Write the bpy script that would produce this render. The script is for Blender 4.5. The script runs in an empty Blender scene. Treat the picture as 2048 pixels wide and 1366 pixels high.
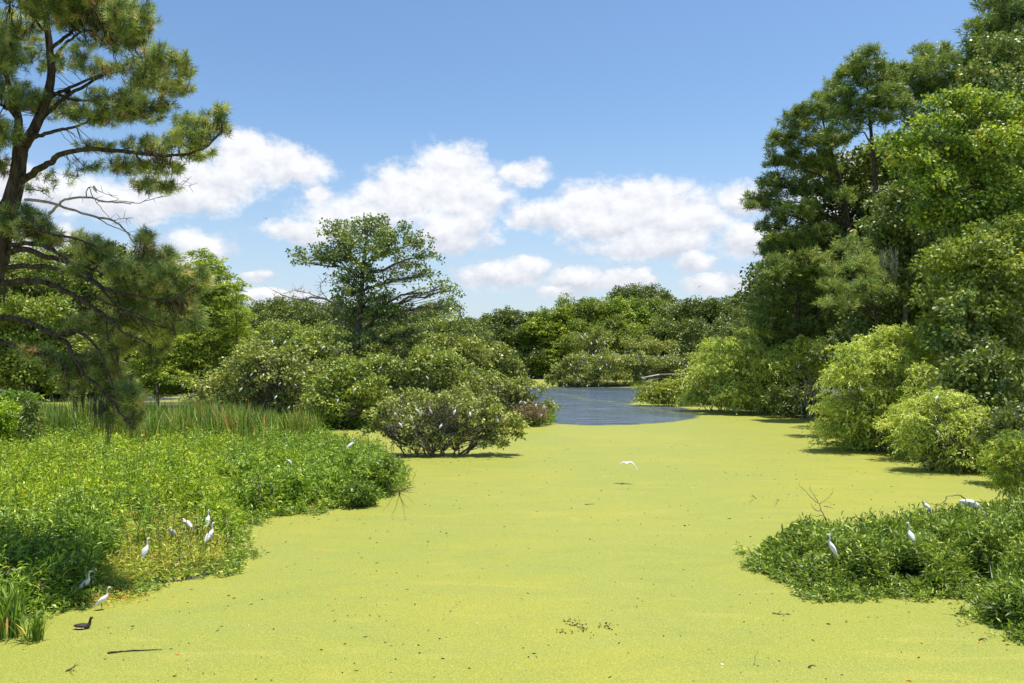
import bpy, math
import numpy as np
from mathutils import Vector

# ---------------------------------------------------------------- camera, sky, sun, exposure
SC = bpy.context.scene
COL = SC.collection
H = 5.0                       # camera height above the water
FPX = 1593.0                  # focal length in photo pixels (2048 wide)
TILT = math.atan(35.0 / FPX)
cam = bpy.data.cameras.new("camera")
cam.sensor_width = 36.0
cam.lens = 36.0 * FPX / 2048.0
cam.clip_start = 0.1
cam.clip_end = 6000
camo = bpy.data.objects.new("camera", cam)
camo.location = (0, 0, H)
camo.rotation_euler = (math.pi / 2 + TILT, 0, 0)
COL.objects.link(camo)
SC.camera = camo

SUNV = Vector((0.24, 0.06, 1.0)).normalized()
SUN_EL = math.asin(SUNV.z)
SUN_AZ = math.atan2(SUNV.x, SUNV.y)
sun = bpy.data.lights.new("sun", 'SUN')
sun.energy = 5.0
sun.angle = math.radians(0.5)
sun.color = (1.0, 0.955, 0.87)
suno = bpy.data.objects.new("sun", sun)
suno.rotation_euler = SUNV.to_track_quat('Z', 'Y').to_euler()
COL.objects.link(suno)
SC.view_settings.view_transform = 'Standard'
SC.view_settings.look = 'None'
SC.view_settings.exposure = 0.44
SC.view_settings.gamma = 1.0


def angles(x, y):
    """photo pixel -> azimuth, elevation of that direction in the world"""
    f = np.array([0, math.cos(TILT), math.sin(TILT)])
    u = np.array([0, -math.sin(TILT), math.cos(TILT)])
    d = np.array([x - 1024.0, 0, 0]) + u * (683.0 - y) + f * FPX
    d /= np.linalg.norm(d)
    return math.atan2(d[0], d[1]), math.asin(d[2])


class NT:
    """small helper to write node trees"""
    def __init__(s, nt):
        s.nt = nt

    def n(s, t, **kw):
        nd = s.nt.nodes.new(t)
        for k, v in kw.items():
            setattr(nd, k, v)
        return nd

    def put(s, sock, v):
        if hasattr(v, 'is_output') or hasattr(v, 'links'):
            s.nt.links.new(v, sock)
        elif v is not None:
            sock.default_value = v

    def math(s, op, a, b=None, c=None, clamp=False):
        nd = s.n('ShaderNodeMath', operation=op, use_clamp=clamp)
        s.put(nd.inputs[0], a)
        if b is not None: s.put(nd.inputs[1], b)
        if c is not None: s.put(nd.inputs[2], c)
        return nd.outputs[0]

    def vmath(s, op, a, b=None, out=0):
        nd = s.n('ShaderNodeVectorMath', operation=op)
        s.put(nd.inputs[0], a)
        if b is not None: s.put(nd.inputs[1], b)
        return nd.outputs[out]

    def noise(s, vec, scale, detail=4.0, rough=0.5):
        nd = s.n('ShaderNodeTexNoise')
        s.put(nd.inputs['Vector'], vec)
        nd.inputs['Scale'].default_value = scale
        nd.inputs['Detail'].default_value = detail
        nd.inputs['Roughness'].default_value = rough
        return nd.outputs['Fac']

    def smooth(s, v, a, b, ta=0.0, tb=1.0):
        nd = s.n('ShaderNodeMapRange', interpolation_type='SMOOTHSTEP')
        s.put(nd.inputs[0], v)
        for i, q in enumerate((a, b, ta, tb)):
            nd.inputs[1 + i].default_value = q
        return nd.outputs[0]

    def mix(s, f, a, b):
        nd = s.n('ShaderNodeMix', data_type='RGBA')
        s.put(nd.inputs[0], f)
        for i, q in ((6, a), (7, b)):
            if isinstance(q, (tuple, list)):
                nd.inputs[i].default_value = (*q[:3], 1)
            else:
                s.put(nd.inputs[i], q)
        return nd.outputs[2]


def build_world():
    w = bpy.data.worlds.new("World")
    SC.world = w
    w.use_nodes = True
    nt = w.node_tree
    nt.nodes.clear()
    N = NT(nt)
    sky = N.n('ShaderNodeTexSky', sky_type='NISHITA')
    sky.sun_disc = False
    sky.sun_elevation = SUN_EL
    sky.sun_rotation = SUN_AZ
    sky.altitude = 0
    sky.air_density = 1.0
    sky.dust_density = 0.6
    sky.ozone_density = 1.0
    bg = N.n('ShaderNodeBackground')
    out = N.n('ShaderNodeOutputWorld')
    nt.links.new(bg.outputs[0], out.inputs[0])
    bg.inputs[1].default_value = 0.112
    tc = N.n('ShaderNodeTexCoord')
    v = N.vmath('NORMALIZE', tc.outputs['Generated'])
    sep = N.n('ShaderNodeSeparateXYZ')
    nt.links.new(v, sep.inputs[0])
    az = N.math('ARCTAN2', sep.outputs[0], sep.outputs[1])
    el = N.math('ARCSINE', sep.outputs[2])
    comb = N.n('ShaderNodeCombineXYZ')
    nt.links.new(az, comb.inputs[0])
    nt.links.new(el, comb.inputs[1])
    p = comb.outputs[0]
    # domain warp
    nz = N.n('ShaderNodeTexNoise')
    nt.links.new(p, nz.inputs['Vector'])
    nz.inputs['Scale'].default_value = 22
    nz.inputs['Detail'].default_value = 5
    nz.inputs['Roughness'].default_value = 0.6
    warp = N.vmath('MULTIPLY', N.vmath('SUBTRACT', nz.outputs['Color'], (0.5, 0.5, 0.5)), (0.035, 0.026, 0))
    pw = N.vmath('ADD', p, warp)
    blobs = [
        (430, 355, 100, 44), (500, 325, 75, 46), (488, 292, 38, 30), (575, 335, 75, 34), (345, 392, 105, 34),
        (250, 405, 90, 34), (130, 385, 110, 36), (20, 360, 60, 30), (638, 388, 26, 16),
        (905, 335, 62, 42), (860, 380, 100, 46), (945, 392, 66, 62), (790, 398, 75, 32), (715, 428, 95, 34), (620, 462, 85, 20),
        (905, 455, 72, 42), (1042, 347, 52, 20),
        (1180, 412, 66, 44), (1292, 398, 72, 36), (1250, 440, 130, 44), (1350, 440, 96, 56), (1095, 432, 80, 28), (1300, 490, 120, 26),
        (1000, 550, 78, 24), (1045, 535, 56, 24), (1150, 556, 48, 24), (1118, 582, 46, 12), (1245, 562, 58, 20),
        (1428, 563, 56, 20), (1390, 524, 34, 18), (1485, 402, 46, 32), (1500, 478, 62, 28),
        (400, 490, 56, 26), (512, 554, 32, 11), (560, 598, 110, 16), (60, 480, 120, 30), (300, 520, 90, 24),
        (1750, 380, 160, 60), (1900, 520, 180, 60),
    ]
    cur, S_, W_ = None, None, None
    for (x, y, rx, ry) in blobs:
        rx, ry = rx * 1.07, ry * 1.07
        a, e = angles(x, y)
        ax, _ = angles(x + rx, y)
        _, ey = angles(x, y - ry)
        d = N.vmath('MULTIPLY', N.vmath('SUBTRACT', pw, (a, e, 0)), (1 / abs(ax - a), 1 / abs(ey - e), 0))
        m = N.math('SUBTRACT', 1.15, N.vmath('LENGTH', d, out=1))
        sp = N.n('ShaderNodeSeparateXYZ')
        nt.links.new(d, sp.inputs[0])
        wi = N.math('MAXIMUM', m, 0.001)
        hi = N.math('MULTIPLY', wi, sp.outputs[1])
        if cur is None:
            cur, S_, W_ = m, hi, wi
        else:
            cur = N.math('SMOOTH_MAX', cur, m, 0.25)
            S_ = N.math('ADD', S_, hi)
            W_ = N.math('ADD', W_, wi)
    hgt = N.math('DIVIDE', S_, W_)
    n1 = N.noise(N.vmath('MULTIPLY', p, (1, 1.35, 1)), 34, 7, 0.62)
    dens = N.math('ADD', cur, N.math('MULTIPLY', N.math('SUBTRACT', n1, 0.5), 1.7))
    alpha = N.smooth(dens, -0.32, 0.5)
    # cloud shading: thick towards the top left, greyer flat bases
    nup = N.noise(N.vmath('MULTIPLY', N.vmath('ADD', p, (0.006, 0.012, 0)), (1, 1.35, 1)), 34, 5, 0.55)
    relief = N.math('MULTIPLY_ADD', N.math('SUBTRACT', n1, nup), 1.7, N.smooth(hgt, -0.85, 0.35, 0.22, 0.92))
    n3 = N.noise(p, 14, 3, 0.5)
    sh = N.math('ADD', relief, N.math('MULTIPLY', N.math('SUBTRACT', n3, 0.5), 0.7), clamp=True)
    ccol = N.mix(sh, (4.5, 4.65, 5.25), (6.75, 6.75, 6.85))
    # faint milky veil low down
    veil = N.smooth(el, 0.30, 0.0, 0.0, 0.62)
    base = N.n('ShaderNodeHueSaturation')
    nt.links.new(sky.outputs[0], base.inputs['Color'])
    base.inputs['Saturation'].default_value = 1.15
    base.inputs['Value'].default_value = 1.11
    skyc = N.mix(veil, base.outputs[0], (3.55, 4.2, 5.3))
    al = N.math('MULTIPLY', alpha, 0.93)
    nt.links.new(N.mix(al, skyc, ccol), bg.inputs[0])


build_world()

# ---------------------------------------------------------------- helpers
RNG = np.random.default_rng(11)


def P(x, y, d):
    """world point seen at photo pixel (x, y) at distance d along +Y"""
    c, s = math.cos(TILT), math.sin(TILT)
    vx, vy, vz = x - 1024.0, -s * (683.0 - y) + c * FPX, c * (683.0 - y) + s * FPX
    k = d / vy
    return np.array([vx * k, d, H + vz * k])


def G(x, y, z=0.0):
    c, s = math.cos(TILT), math.sin(TILT)
    vx, vy, vz = x - 1024.0, -s * (683.0 - y) + c * FPX, c * (683.0 - y) + s * FPX
    k = (z - H) / vz
    return np.array([vx * k, vy * k, z])


def to_px(X, Y, Z):
    c, s = math.cos(TILT), math.sin(TILT)
    f = Y * c + (Z - H) * s
    u = -Y * s + (Z - H) * c
    return 1024 + X / f * FPX, 683 - u / f * FPX


def norm(a):
    return a / np.maximum(np.linalg.norm(a, axis=-1, keepdims=True), 1e-9)


def unit(n, r=None):
    r = r or RNG
    return norm(r.normal(size=(n, 3)))


def make_mesh(name, V, Q, tone=None, smooth=False):
    V = np.ascontiguousarray(V, dtype=np.float32)
    Q = np.ascontiguousarray(Q, dtype=np.int32)
    me = bpy.data.meshes.new(name)
    me.vertices.add(len(V))
    me.vertices.foreach_set('co', V.ravel())
    me.loops.add(Q.size)
    me.loops.foreach_set('vertex_index', Q.ravel())
    me.polygons.add(len(Q))
    me.polygons.foreach_set('loop_start', np.arange(0, Q.size, Q.shape[1], dtype=np.int32))
    if smooth:
        me.polygons.foreach_set('use_smooth', np.ones(len(Q), dtype=bool))
    me.update(calc_edges=True)
    if tone is not None:
        at = me.attributes.new('tone', 'FLOAT', 'POINT')
        at.data.foreach_set('value', np.ascontiguousarray(tone, dtype=np.float32))
    return me


class MB:
    def __init__(s):
        s.V, s.Q, s.T, s.n = [], [], [], 0

    def add(s, V, Q, tone=None):
        V = np.asarray(V, dtype=np.float64).reshape(-1, 3)
        s.V.append(V)
        s.Q.append(np.asarray(Q, dtype=np.int64) + s.n)
        s.T.append(np.full(len(V), 0.5) if tone is None else np.broadcast_to(tone, (len(V),)))
        s.n += len(V)
        return s

    def quads(s, q, tone=None):
        """q: (n,4,3)"""
        n = len(q)
        t = None if tone is None else np.repeat(np.asarray(tone), 4)
        return s.add(q.reshape(-1, 3), np.arange(n * 4).reshape(-1, 4), t)

    def build(s, name, mat, parent=None, loc=None, smooth=False):
        V, Q, T = np.concatenate(s.V), np.concatenate(s.Q), np.concatenate(s.T)
        if loc is not None:
            V = V - np.asarray(loc)
        me = make_mesh(name, V, Q, T, smooth)
        me.materials.append(mat)
        o = bpy.data.objects.new(name, me)
        COL.objects.link(o)
        if parent is not None:
            o.parent = parent
        elif loc is not None:
            o.location = loc
        return o


def tag(o, label=None, cat=None, group=None, kind=None):
    if label: o['label'] = label
    if cat: o['category'] = cat
    if group: o['group'] = group
    if kind: o['kind'] = kind
    return o


def empty(name, loc, label, cat, group=None, rz=0.0):
    o = bpy.data.objects.new(name, None)
    o.empty_display_size = 0.3
    o.location = loc
    o.rotation_euler = (0, 0, rz)
    COL.objects.link(o)
    return tag(o, label, cat, group)


def copy_tree(o, parent=None):
    c = o.copy()
    COL.objects.link(c)
    c.parent = parent
    for ch in list(o.children):
        copy_tree(ch, c)
    return c


def tube(mb, pts, rad, sides=6, tone=0.5, flat=None):
    pts = np.asarray(pts, float)
    rad = np.asarray(rad, float)
    n = len(pts)
    tan = norm(np.gradient(pts, axis=0))
    ref = np.array([0.31, 0.17, 0.94])
    a = norm(np.cross(tan, ref))
    b = np.cross(tan, a)
    th = np.linspace(0, 2 * np.pi, sides, endpoint=False)
    V = (pts[:, None] + rad[:, None, None] * (np.cos(th)[None, :, None] * a[:, None] + np.sin(th)[None, :, None] * b[:, None]))
    i = np.arange(n - 1)[:, None] * sides
    j = np.arange(sides)[None]
    k = (j + 1) % sides
    Q = np.stack([i + j, i + k, i + sides + k, i + sides + j], -1).reshape(-1, 4)
    return mb.add(V.reshape(-1, 3), Q, tone)


def resample(pts, n, jitter=0.0, r=None):
    """smooth Catmull-Rom through pts"""
    pts = np.asarray(pts, float)
    P_ = np.vstack([2 * pts[0] - pts[1], pts, 2 * pts[-1] - pts[-2]])
    t = np.linspace(0, len(pts) - 1 - 1e-6, n)
    i = t.astype(int)
    u = (t - i)[:, None]
    p0, p1, p2, p3 = P_[i], P_[i + 1], P_[i + 2], P_[i + 3]
    o = 0.5 * (2 * p1 + (p2 - p0) * u + (2 * p0 - 5 * p1 + 4 * p2 - p3) * u ** 2 + (3 * p1 - p0 - 3 * p2 + p3) * u ** 3)
    if jitter:
        o[1:-1] += (r or RNG).normal(size=o[1:-1].shape) * jitter
    return o


def prisms(mb, A, B, r0, r1, tone=0.5):
    """many thin three-sided sticks"""
    A, B = np.asarray(A, float), np.asarray(B, float)
    n = len(A)
    if n == 0: return mb
    t = norm(B - A)
    a = norm(np.cross(t, np.array([0.31, 0.2, 0.93])))
    b = np.cross(t, a)
    V = np.empty((n, 6, 3))
    for k in range(3):
        th = k * 2 * math.pi / 3
        off = math.cos(th) * a + math.sin(th) * b
        V[:, k] = A + off * np.reshape(r0, (-1, 1))
        V[:, 3 + k] = B + off * np.reshape(r1, (-1, 1))
    q = np.array([[0, 1, 4, 3], [1, 2, 5, 4], [2, 0, 3, 5]])
    Q = (np.arange(n)[:, None, None] * 6 + q[None]).reshape(-1, 4)
    return mb.add(V.reshape(-1, 3), Q, tone)


def leaves(Pt, D, L, W, droop=0.0, mid=0.42, r=None):
    """diamond leaves: one quad each"""
    r = r or RNG
    n = len(Pt)
    D = norm(D)
    S = norm(np.cross(D, unit(n, r)))
    L = np.broadcast_to(L, (n,))[:, None]
    W = np.broadcast_to(W, (n,))[:, None]
    q = np.empty((n, 4, 3))
    q[:, 0] = Pt
    m = Pt + D * L * mid
    q[:, 1] = m + S * W * 0.5
    q[:, 2] = Pt + D * L + np.array([0, 0, -1.0]) * L * droop
    q[:, 3] = m - S * W * 0.5
    return q


DENS = 1.75
SHELLF = 0.3
BIG = 1.42


def sub_points(lobes, dens, r, zmin=-0.55, shell=(0.72, 1.04), fill=0.25):
    """clump centres and outward normals over ellipsoid lobes (x,y,z,rx,ry,rz)"""
    C, Nn, T = [], [], []
    for lb in lobes:
        c, R = np.array(lb[:3]), np.array(lb[3:6])
        dm = lb[6] if len(lb) > 6 else 1.0
        area = 4 * math.pi * ((R[0] * R[1]) ** 1.6 / 3 + (R[0] * R[2]) ** 1.6 / 3 + (R[1] * R[2]) ** 1.6 / 3) ** (1 / 1.6)
        n = max(4, int(area * dens * dm))
        tl = r.uniform(-0.12, 0.12)
        n0 = int(n * SHELLF)
        u = unit(n0 * 2 + 4, r)
        u = u[u[:, 2] > zmin][:n0]
        s = r.uniform(shell[0], shell[1], len(u)) * 0.9
        inner = r.random(len(u)) < fill
        s[inner] *= r.uniform(0.3, 0.85, inner.sum())
        C.append(c + u * R * s[:, None])
        Nn.append(norm(u / R))
        T.append(np.full(len(u), tl))
        K = 11
        w = unit(K * 3, r)
        w = w[w[:, 2] > zmin][:K]
        K = len(w)
        n1 = (n - n0) // K + 1
        sc_ = c + w * R * r.uniform(0.5, 1.06, (K, 1))
        sr = R.mean() * r.uniform(0.2, 0.48, K)
        i_ = np.repeat(np.arange(K), n1)
        v = unit(len(i_), r)
        v[:, 2] = np.where(v[:, 2] < -0.3, -v[:, 2] * 0.8, v[:, 2])
        v = norm(v)
        C.append(sc_[i_] + v * (sr[i_] * r.uniform(0.7, 1.05, len(i_)))[:, None] * [1.1, 1.1, 0.85])
        Nn.append(v)
        T.append(tl + r.uniform(-0.13, 0.13, K)[i_])
    return np.concatenate(C), np.concatenate(Nn), np.concatenate(T)


def foliage(lobes, style='broad', dens=1.2, subr=0.5, nl=16, L=0.16, W=0.09, seed=1, zmin=-0.5, fill=0.25, shell=(0.72, 1.04), flat=0.7):
    r = np.random.default_rng(seed)
    W, L, nl = W * 1.25 * BIG, L * (BIG if style != 'willow' else 1.15), int(nl * 0.62)
    C, Nn, T = sub_points(lobes, dens * DENS, r, zmin, shell, fill)
    n = len(C)
    ct = T + r.uniform(0.2, 0.8, n)
    cs = r.uniform(0.6, 1.35, n)
    idx = np.repeat(np.arange(n), nl)
    m = len(idx)
    if style == 'broad':
        o = unit(m, r) * (r.random(m) ** 0.45)[:, None]
        o[:, 2] *= flat
        off = o * (subr * cs[idx])[:, None] + Nn[idx] * subr * 0.3
        D = o * 0.6 + Nn[idx] * 0.5 + unit(m, r) * 0.7 + np.array([0, 0, -0.15])
        q = leaves(C[idx] + off, D, L * r.uniform(0.6, 1.3, m), W * r.uniform(0.6, 1.3, m), 0.15, r=r)
        t = ct[idx] * 0.55 + r.random(m) * 0.45
    elif style == 'needle':
        W = W * 0.62
        nl2 = 0
        A = norm(Nn * 0.8 + np.array([0, 0, 0.7]) + unit(n, r) * 0.4)
        k = r.uniform(-0.45, 0.55, m)
        base = C[idx] + A[idx] * (k * subr)[:, None] * cs[idx][:, None]
        D = A[idx] * 0.55 + unit(m, r) * 0.85
        q = leaves(base, D, L * r.uniform(0.7, 1.2, m), W, 0.05, mid=0.3, r=r)
        t = ct[idx] * 0.6 + r.random(m) * 0.25 + 0.25 * np.clip(k + 0.3, 0, 1)
    elif style == 'willow':
        # arching twigs carrying hanging narrow leaves
        H_ = norm(Nn * np.array([1, 1, 0.35]) + np.array([0, 0, 0.45]) + unit(n, r) * 0.45)
        s = np.tile(np.linspace(0, 1, nl), n) + r.uniform(-.04, .04, m)
        ln = (subr * 2.2 * cs)[idx]
        base = C[idx] + H_[idx] * (s * ln)[:, None] + np.array([0, 0, -1.0]) * (0.75 * s ** 2 * ln)[:, None]
        D = H_[idx] * 0.5 + unit(m, r) * 0.65 + np.array([0, 0, -0.55])
        q = leaves(base, D, L * r.uniform(0.7, 1.3, m), W * r.uniform(0.7, 1.2, m), 0.15, r=r)
        t = ct[idx] * 0.6 + r.random(m) * 0.4
    elif style == 'spray':
        # flat horizontal feathery sprays
        H_ = norm(Nn * np.array([1, 1, 0.15]) + unit(n, r) * 0.3)
        sd = norm(np.cross(H_, np.array([0, 0, 1.0])))
        a, b = r.uniform(-0.2, 1, m), r.uniform(-1, 1, m) * 0.45
        ln = (subr * cs)[idx]
        base = C[idx] + H_[idx] * (a * ln)[:, None] + sd[idx] * (b * ln)[:, None] + np.array([0, 0, -1.0]) * ((0.25 * a ** 2 + 0.3 * b * b) * ln)[:, None]
        base[:, 2] += r.normal(size=m) * subr * 0.08
        D = H_[idx] * 0.6 + sd[idx] * np.sign(b)[:, None] * 0.6 + unit(m, r) * 0.4
        q = leaves(base, D, L * r.uniform(0.7, 1.2, m), W, 0.2, r=r)
        t = ct[idx] * 0.6 + r.random(m) * 0.4
    return q, np.clip(t, 0, 1), C


# ---------------------------------------------------------------- materials
def ramp(N, fac, stops):
    cr = N.n('ShaderNodeValToRGB')
    el = cr.color_ramp.elements
    while len(el) < len(stops):
        el.new(0.5)
    for e, (p, c) in zip(el, stops):
        e.position = p
        e.color = (*c, 1)
    N.put(cr.inputs[0], fac)
    return cr.outputs[0]


def warm(stops, k=(1.45, 1.05, 0.95)):
    return [(p_, tuple(a_ * b_ for a_, b_ in zip(c_, k))) for p_, c_ in stops]


def leaf_mat(name, stops, trans=0.34, rough=0.5, spec=0.35, tboost=(1.5, 1.45, 0.7), gain=1.95):
    m = bpy.data.materials.new(name)
    m.use_nodes = True
    nt = m.node_tree
    nt.nodes.clear()
    N = NT(nt)
    at = N.n('ShaderNodeAttribute', attribute_name='tone')
    fac = N.math('MULTIPLY_ADD', N.math('SUBTRACT', at.outputs['Fac'], 0.5), 1.35, 0.47, clamp=True)
    col = ramp(N, fac, [(p_, tuple(min(0.8, q_ * gain) for q_ in c_)) for p_, c_ in stops])
    pb = N.n('ShaderNodeBsdfPrincipled')
    nt.links.new(col, pb.inputs['Base Color'])
    pb.inputs['Roughness'].default_value = max(rough, 0.38) + 0.08
    pb.inputs['Specular IOR Level'].default_value = min(spec, 0.42)
    tb = N.n('ShaderNodeBsdfTranslucent')
    mul = N.vmath('MULTIPLY', col, tboost)
    nt.links.new(mul, tb.inputs['Color'])
    mx = N.n('ShaderNodeMixShader')
    mx.inputs[0].default_value = trans * 0.62
    nt.links.new(pb.outputs[0], mx.inputs[1])
    nt.links.new(tb.outputs[0], mx.inputs[2])
    out = N.n('ShaderNodeOutputMaterial')
    nt.links.new(mx.outputs[0], out.inputs[0])
    return m


def plain_mat(name, c0, c1, scale=8.0, rough=0.85, bump=0.0, bscale=None, spec=0.3, stretch=(1, 1, 1)):
    m = bpy.data.materials.new(name)
    m.use_nodes = True
    nt = m.node_tree
    N = NT(nt)
    pb = nt.nodes['Principled BSDF']
    geo = N.n('ShaderNodeTexCoord')
    v = N.vmath('MULTIPLY', geo.outputs['Object'], stretch)
    f = N.noise(v, scale, 6, 0.6)
    f = N.smooth(f, 0.3, 0.7)
    nt.links.new(N.mix(f, c0, c1), pb.inputs['Base Color'])
    pb.inputs['Roughness'].default_value = rough
    pb.inputs['Specular IOR Level'].default_value = spec
    if bump:
        b = N.n('ShaderNodeBump')
        b.inputs['Strength'].default_value = bump
        b.inputs['Distance'].default_value = 0.03
        nt.links.new(N.noise(v, bscale or scale * 2, 6, 0.65), b.inputs['Height'])
        nt.links.new(b.outputs[0], pb.inputs['Normal'])
    return m


M = {}
M['pine'] = leaf_mat('pine_needles', [(0, (0.02, 0.04, 0.009)), (0.4, (0.07, 0.105, 0.02)), (0.75, (0.15, 0.185, 0.035)), (1, (0.26, 0.245, 0.075))], 0.22, 0.45, 0.5, gain=2.35)
M['pine_near'] = leaf_mat('near_pine_needles', [(0, (0.03, 0.055, 0.018)), (0.3, (0.10, 0.145, 0.035)), (0.62, (0.245, 0.285, 0.085)), (0.92, (0.38, 0.35, 0.13)), (1, (0.26, 0.14, 0.06))], 0.25, 0.4, 0.55)
M['pine_light'] = leaf_mat('light_pine_needles', [(0, (0.07, 0.11, 0.025)), (0.5, (0.16, 0.21, 0.05)), (1, (0.32, 0.33, 0.10))], 0.3, 0.45, 0.45)
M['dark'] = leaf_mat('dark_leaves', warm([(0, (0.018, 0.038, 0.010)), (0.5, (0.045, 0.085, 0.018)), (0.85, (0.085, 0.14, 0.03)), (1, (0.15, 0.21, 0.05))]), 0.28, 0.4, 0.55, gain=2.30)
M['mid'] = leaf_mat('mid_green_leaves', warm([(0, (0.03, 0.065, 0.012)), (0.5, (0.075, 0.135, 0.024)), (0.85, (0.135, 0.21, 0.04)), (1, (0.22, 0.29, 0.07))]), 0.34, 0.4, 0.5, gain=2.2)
M['gloss'] = leaf_mat('glossy_leaves', warm([(0, (0.025, 0.06, 0.014)), (0.5, (0.06, 0.115, 0.028)), (0.85, (0.12, 0.18, 0.06)), (1, (0.22, 0.27, 0.13))]), 0.25, 0.28, 0.8, gain=2.3)
M['yellow'] = leaf_mat('yellow_green_leaves', [(0, (0.03, 0.055, 0.010)), (0.4, (0.10, 0.155, 0.022)), (0.8, (0.25, 0.30, 0.04)), (0.97, (0.42, 0.42, 0.07)), (1, (0.45, 0.25, 0.06))], 0.42, 0.45, 0.4, gain=1.95)
M['cyp'] = leaf_mat('cypress_leaves', [(0, (0.035, 0.06, 0.010)), (0.5, (0.125, 0.17, 0.022)), (0.9, (0.30, 0.32, 0.04)), (1, (0.42, 0.40, 0.06))], 0.40, 0.5, 0.3, gain=2.15)
M['olive'] = leaf_mat('olive_leaves', [(0, (0.045, 0.055, 0.014)), (0.45, (0.135, 0.16, 0.034)), (0.85, (0.25, 0.27, 0.06)), (1, (0.38, 0.34, 0.13))], 0.32, 0.45, 0.45, gain=2.0)
M['willow'] = leaf_mat('willow_leaves', [(0, (0.07, 0.10, 0.018)), (0.45, (0.21, 0.255, 0.045)), (0.85, (0.39, 0.42, 0.095)), (1, (0.48, 0.46, 0.15))], 0.42, 0.45, 0.4, gain=2.30)
M['herb_y'] = leaf_mat('yellow_green_marsh_leaves', [(0, (0.045, 0.08, 0.008)), (0.35, (0.155, 0.235, 0.014)), (0.75, (0.29, 0.37, 0.022)), (0.97, (0.40, 0.44, 0.045)), (1, (0.50, 0.40, 0.04))], 0.42, 0.4, 0.4, gain=1.53)
M['herb_g'] = leaf_mat('green_marsh_leaves', [(0, (0.03, 0.06, 0.008)), (0.45, (0.10, 0.165, 0.016)), (0.85, (0.21, 0.28, 0.028)), (1, (0.34, 0.38, 0.07))], 0.36, 0.33, 0.6, gain=1.9)
M['herb_o'] = leaf_mat('olive_marsh_leaves', [(0, (0.09, 0.11, 0.02)), (0.45, (0.22, 0.27, 0.028)), (0.8, (0.36, 0.38, 0.05)), (0.93, (0.42, 0.36, 0.09)), (1, (0.46, 0.22, 0.07))], 0.36, 0.45, 0.4, gain=1.53)
M['herb_gl'] = leaf_mat('island_marsh_leaves', [(0, (0.025, 0.05, 0.008)), (0.45, (0.082, 0.13, 0.017)), (0.85, (0.20, 0.255, 0.034)), (1, (0.36, 0.37, 0.09))], 0.33, 0.32, 0.6)
M['reed'] = leaf_mat('reed_blades', [(0, (0.05, 0.10, 0.012)), (0.5, (0.14, 0.23, 0.025)), (0.85, (0.26, 0.34, 0.05)), (0.95, (0.40, 0.37, 0.10)), (1, (0.45, 0.22, 0.07))], 0.35, 0.4, 0.5, gain=1.3)
M['moss'] = leaf_mat('hanging_moss', [(0, (0.05, 0.05, 0.035)), (1, (0.12, 0.12, 0.085))], 0.3, 0.9, 0.1, (1, 1, 1), gain=1.0)
M['twig'] = plain_mat('bare_twigs', (0.10, 0.08, 0.06), (0.27, 0.235, 0.18), 6, 0.85)
M['twig_dark'] = plain_mat('dark_twigs', (0.035, 0.026, 0.018), (0.10, 0.075, 0.05), 6, 0.9)
M['dead'] = leaf_mat('dead_leaves', [(0, (0.10, 0.065, 0.035)), (0.5, (0.25, 0.175, 0.09)), (1, (0.42, 0.33, 0.19))], 0.25, 0.8, 0.2, (1, 1, 1), gain=0.9)
M['red'] = leaf_mat('red_leaves', [(0, (0.15, 0.02, 0.015)), (1, (0.4, 0.06, 0.03))], 0.3, 0.5, 0.4, (1, 1, 1), gain=1.2)
M['bark'] = plain_mat('pine_bark', (0.03, 0.022, 0.016), (0.13, 0.098, 0.07), 3.0, 0.95, 1.0, 6, 0.15, (4, 4, 1))
M['bark_grey'] = plain_mat('grey_bark', (0.07, 0.06, 0.045), (0.22, 0.19, 0.15), 4.0, 0.95, 0.8, 8, 0.15, (3, 3, 1))
M['bark_pale'] = plain_mat('pale_dead_wood', (0.20, 0.17, 0.14), (0.42, 0.38, 0.32), 6.0, 0.9, 0.6, 10, 0.15)
M['wood'] = plain_mat('weathered_wood', (0.42, 0.36, 0.29), (0.68, 0.61, 0.52), 5, 0.85, 0.3, 20, 0.2, (1, 1, 6))
M['feather'] = plain_mat('white_feathers', (0.66, 0.66, 0.64), (0.78, 0.78, 0.76), 14, 0.7, 0.25, 60, 0.2)
M['feather_grey'] = plain_mat('grey_feathers', (0.45, 0.44, 0.42), (0.62, 0.60, 0.57), 14, 0.7, 0.25, 60, 0.2)
M['beak_y'] = plain_mat('yellow_bill', (0.45, 0.33, 0.12), (0.55, 0.42, 0.15), 10, 0.5)
M['beak_k'] = plain_mat('dark_bill', (0.03, 0.028, 0.026), (0.07, 0.06, 0.05), 10, 0.45)
M['beak_o'] = plain_mat('orange_bill', (0.55, 0.18, 0.05), (0.65, 0.26, 0.08), 10, 0.45)
M['leg'] = plain_mat('bird_legs', (0.07, 0.075, 0.04), (0.16, 0.16, 0.08), 10, 0.6)
M['coot'] = plain_mat('slate_feathers', (0.022, 0.020, 0.020), (0.05, 0.042, 0.04), 20, 0.6)
M['coot_brown'] = plain_mat('brown_feathers', (0.055, 0.03, 0.018), (0.11, 0.065, 0.04), 20, 0.6)


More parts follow.
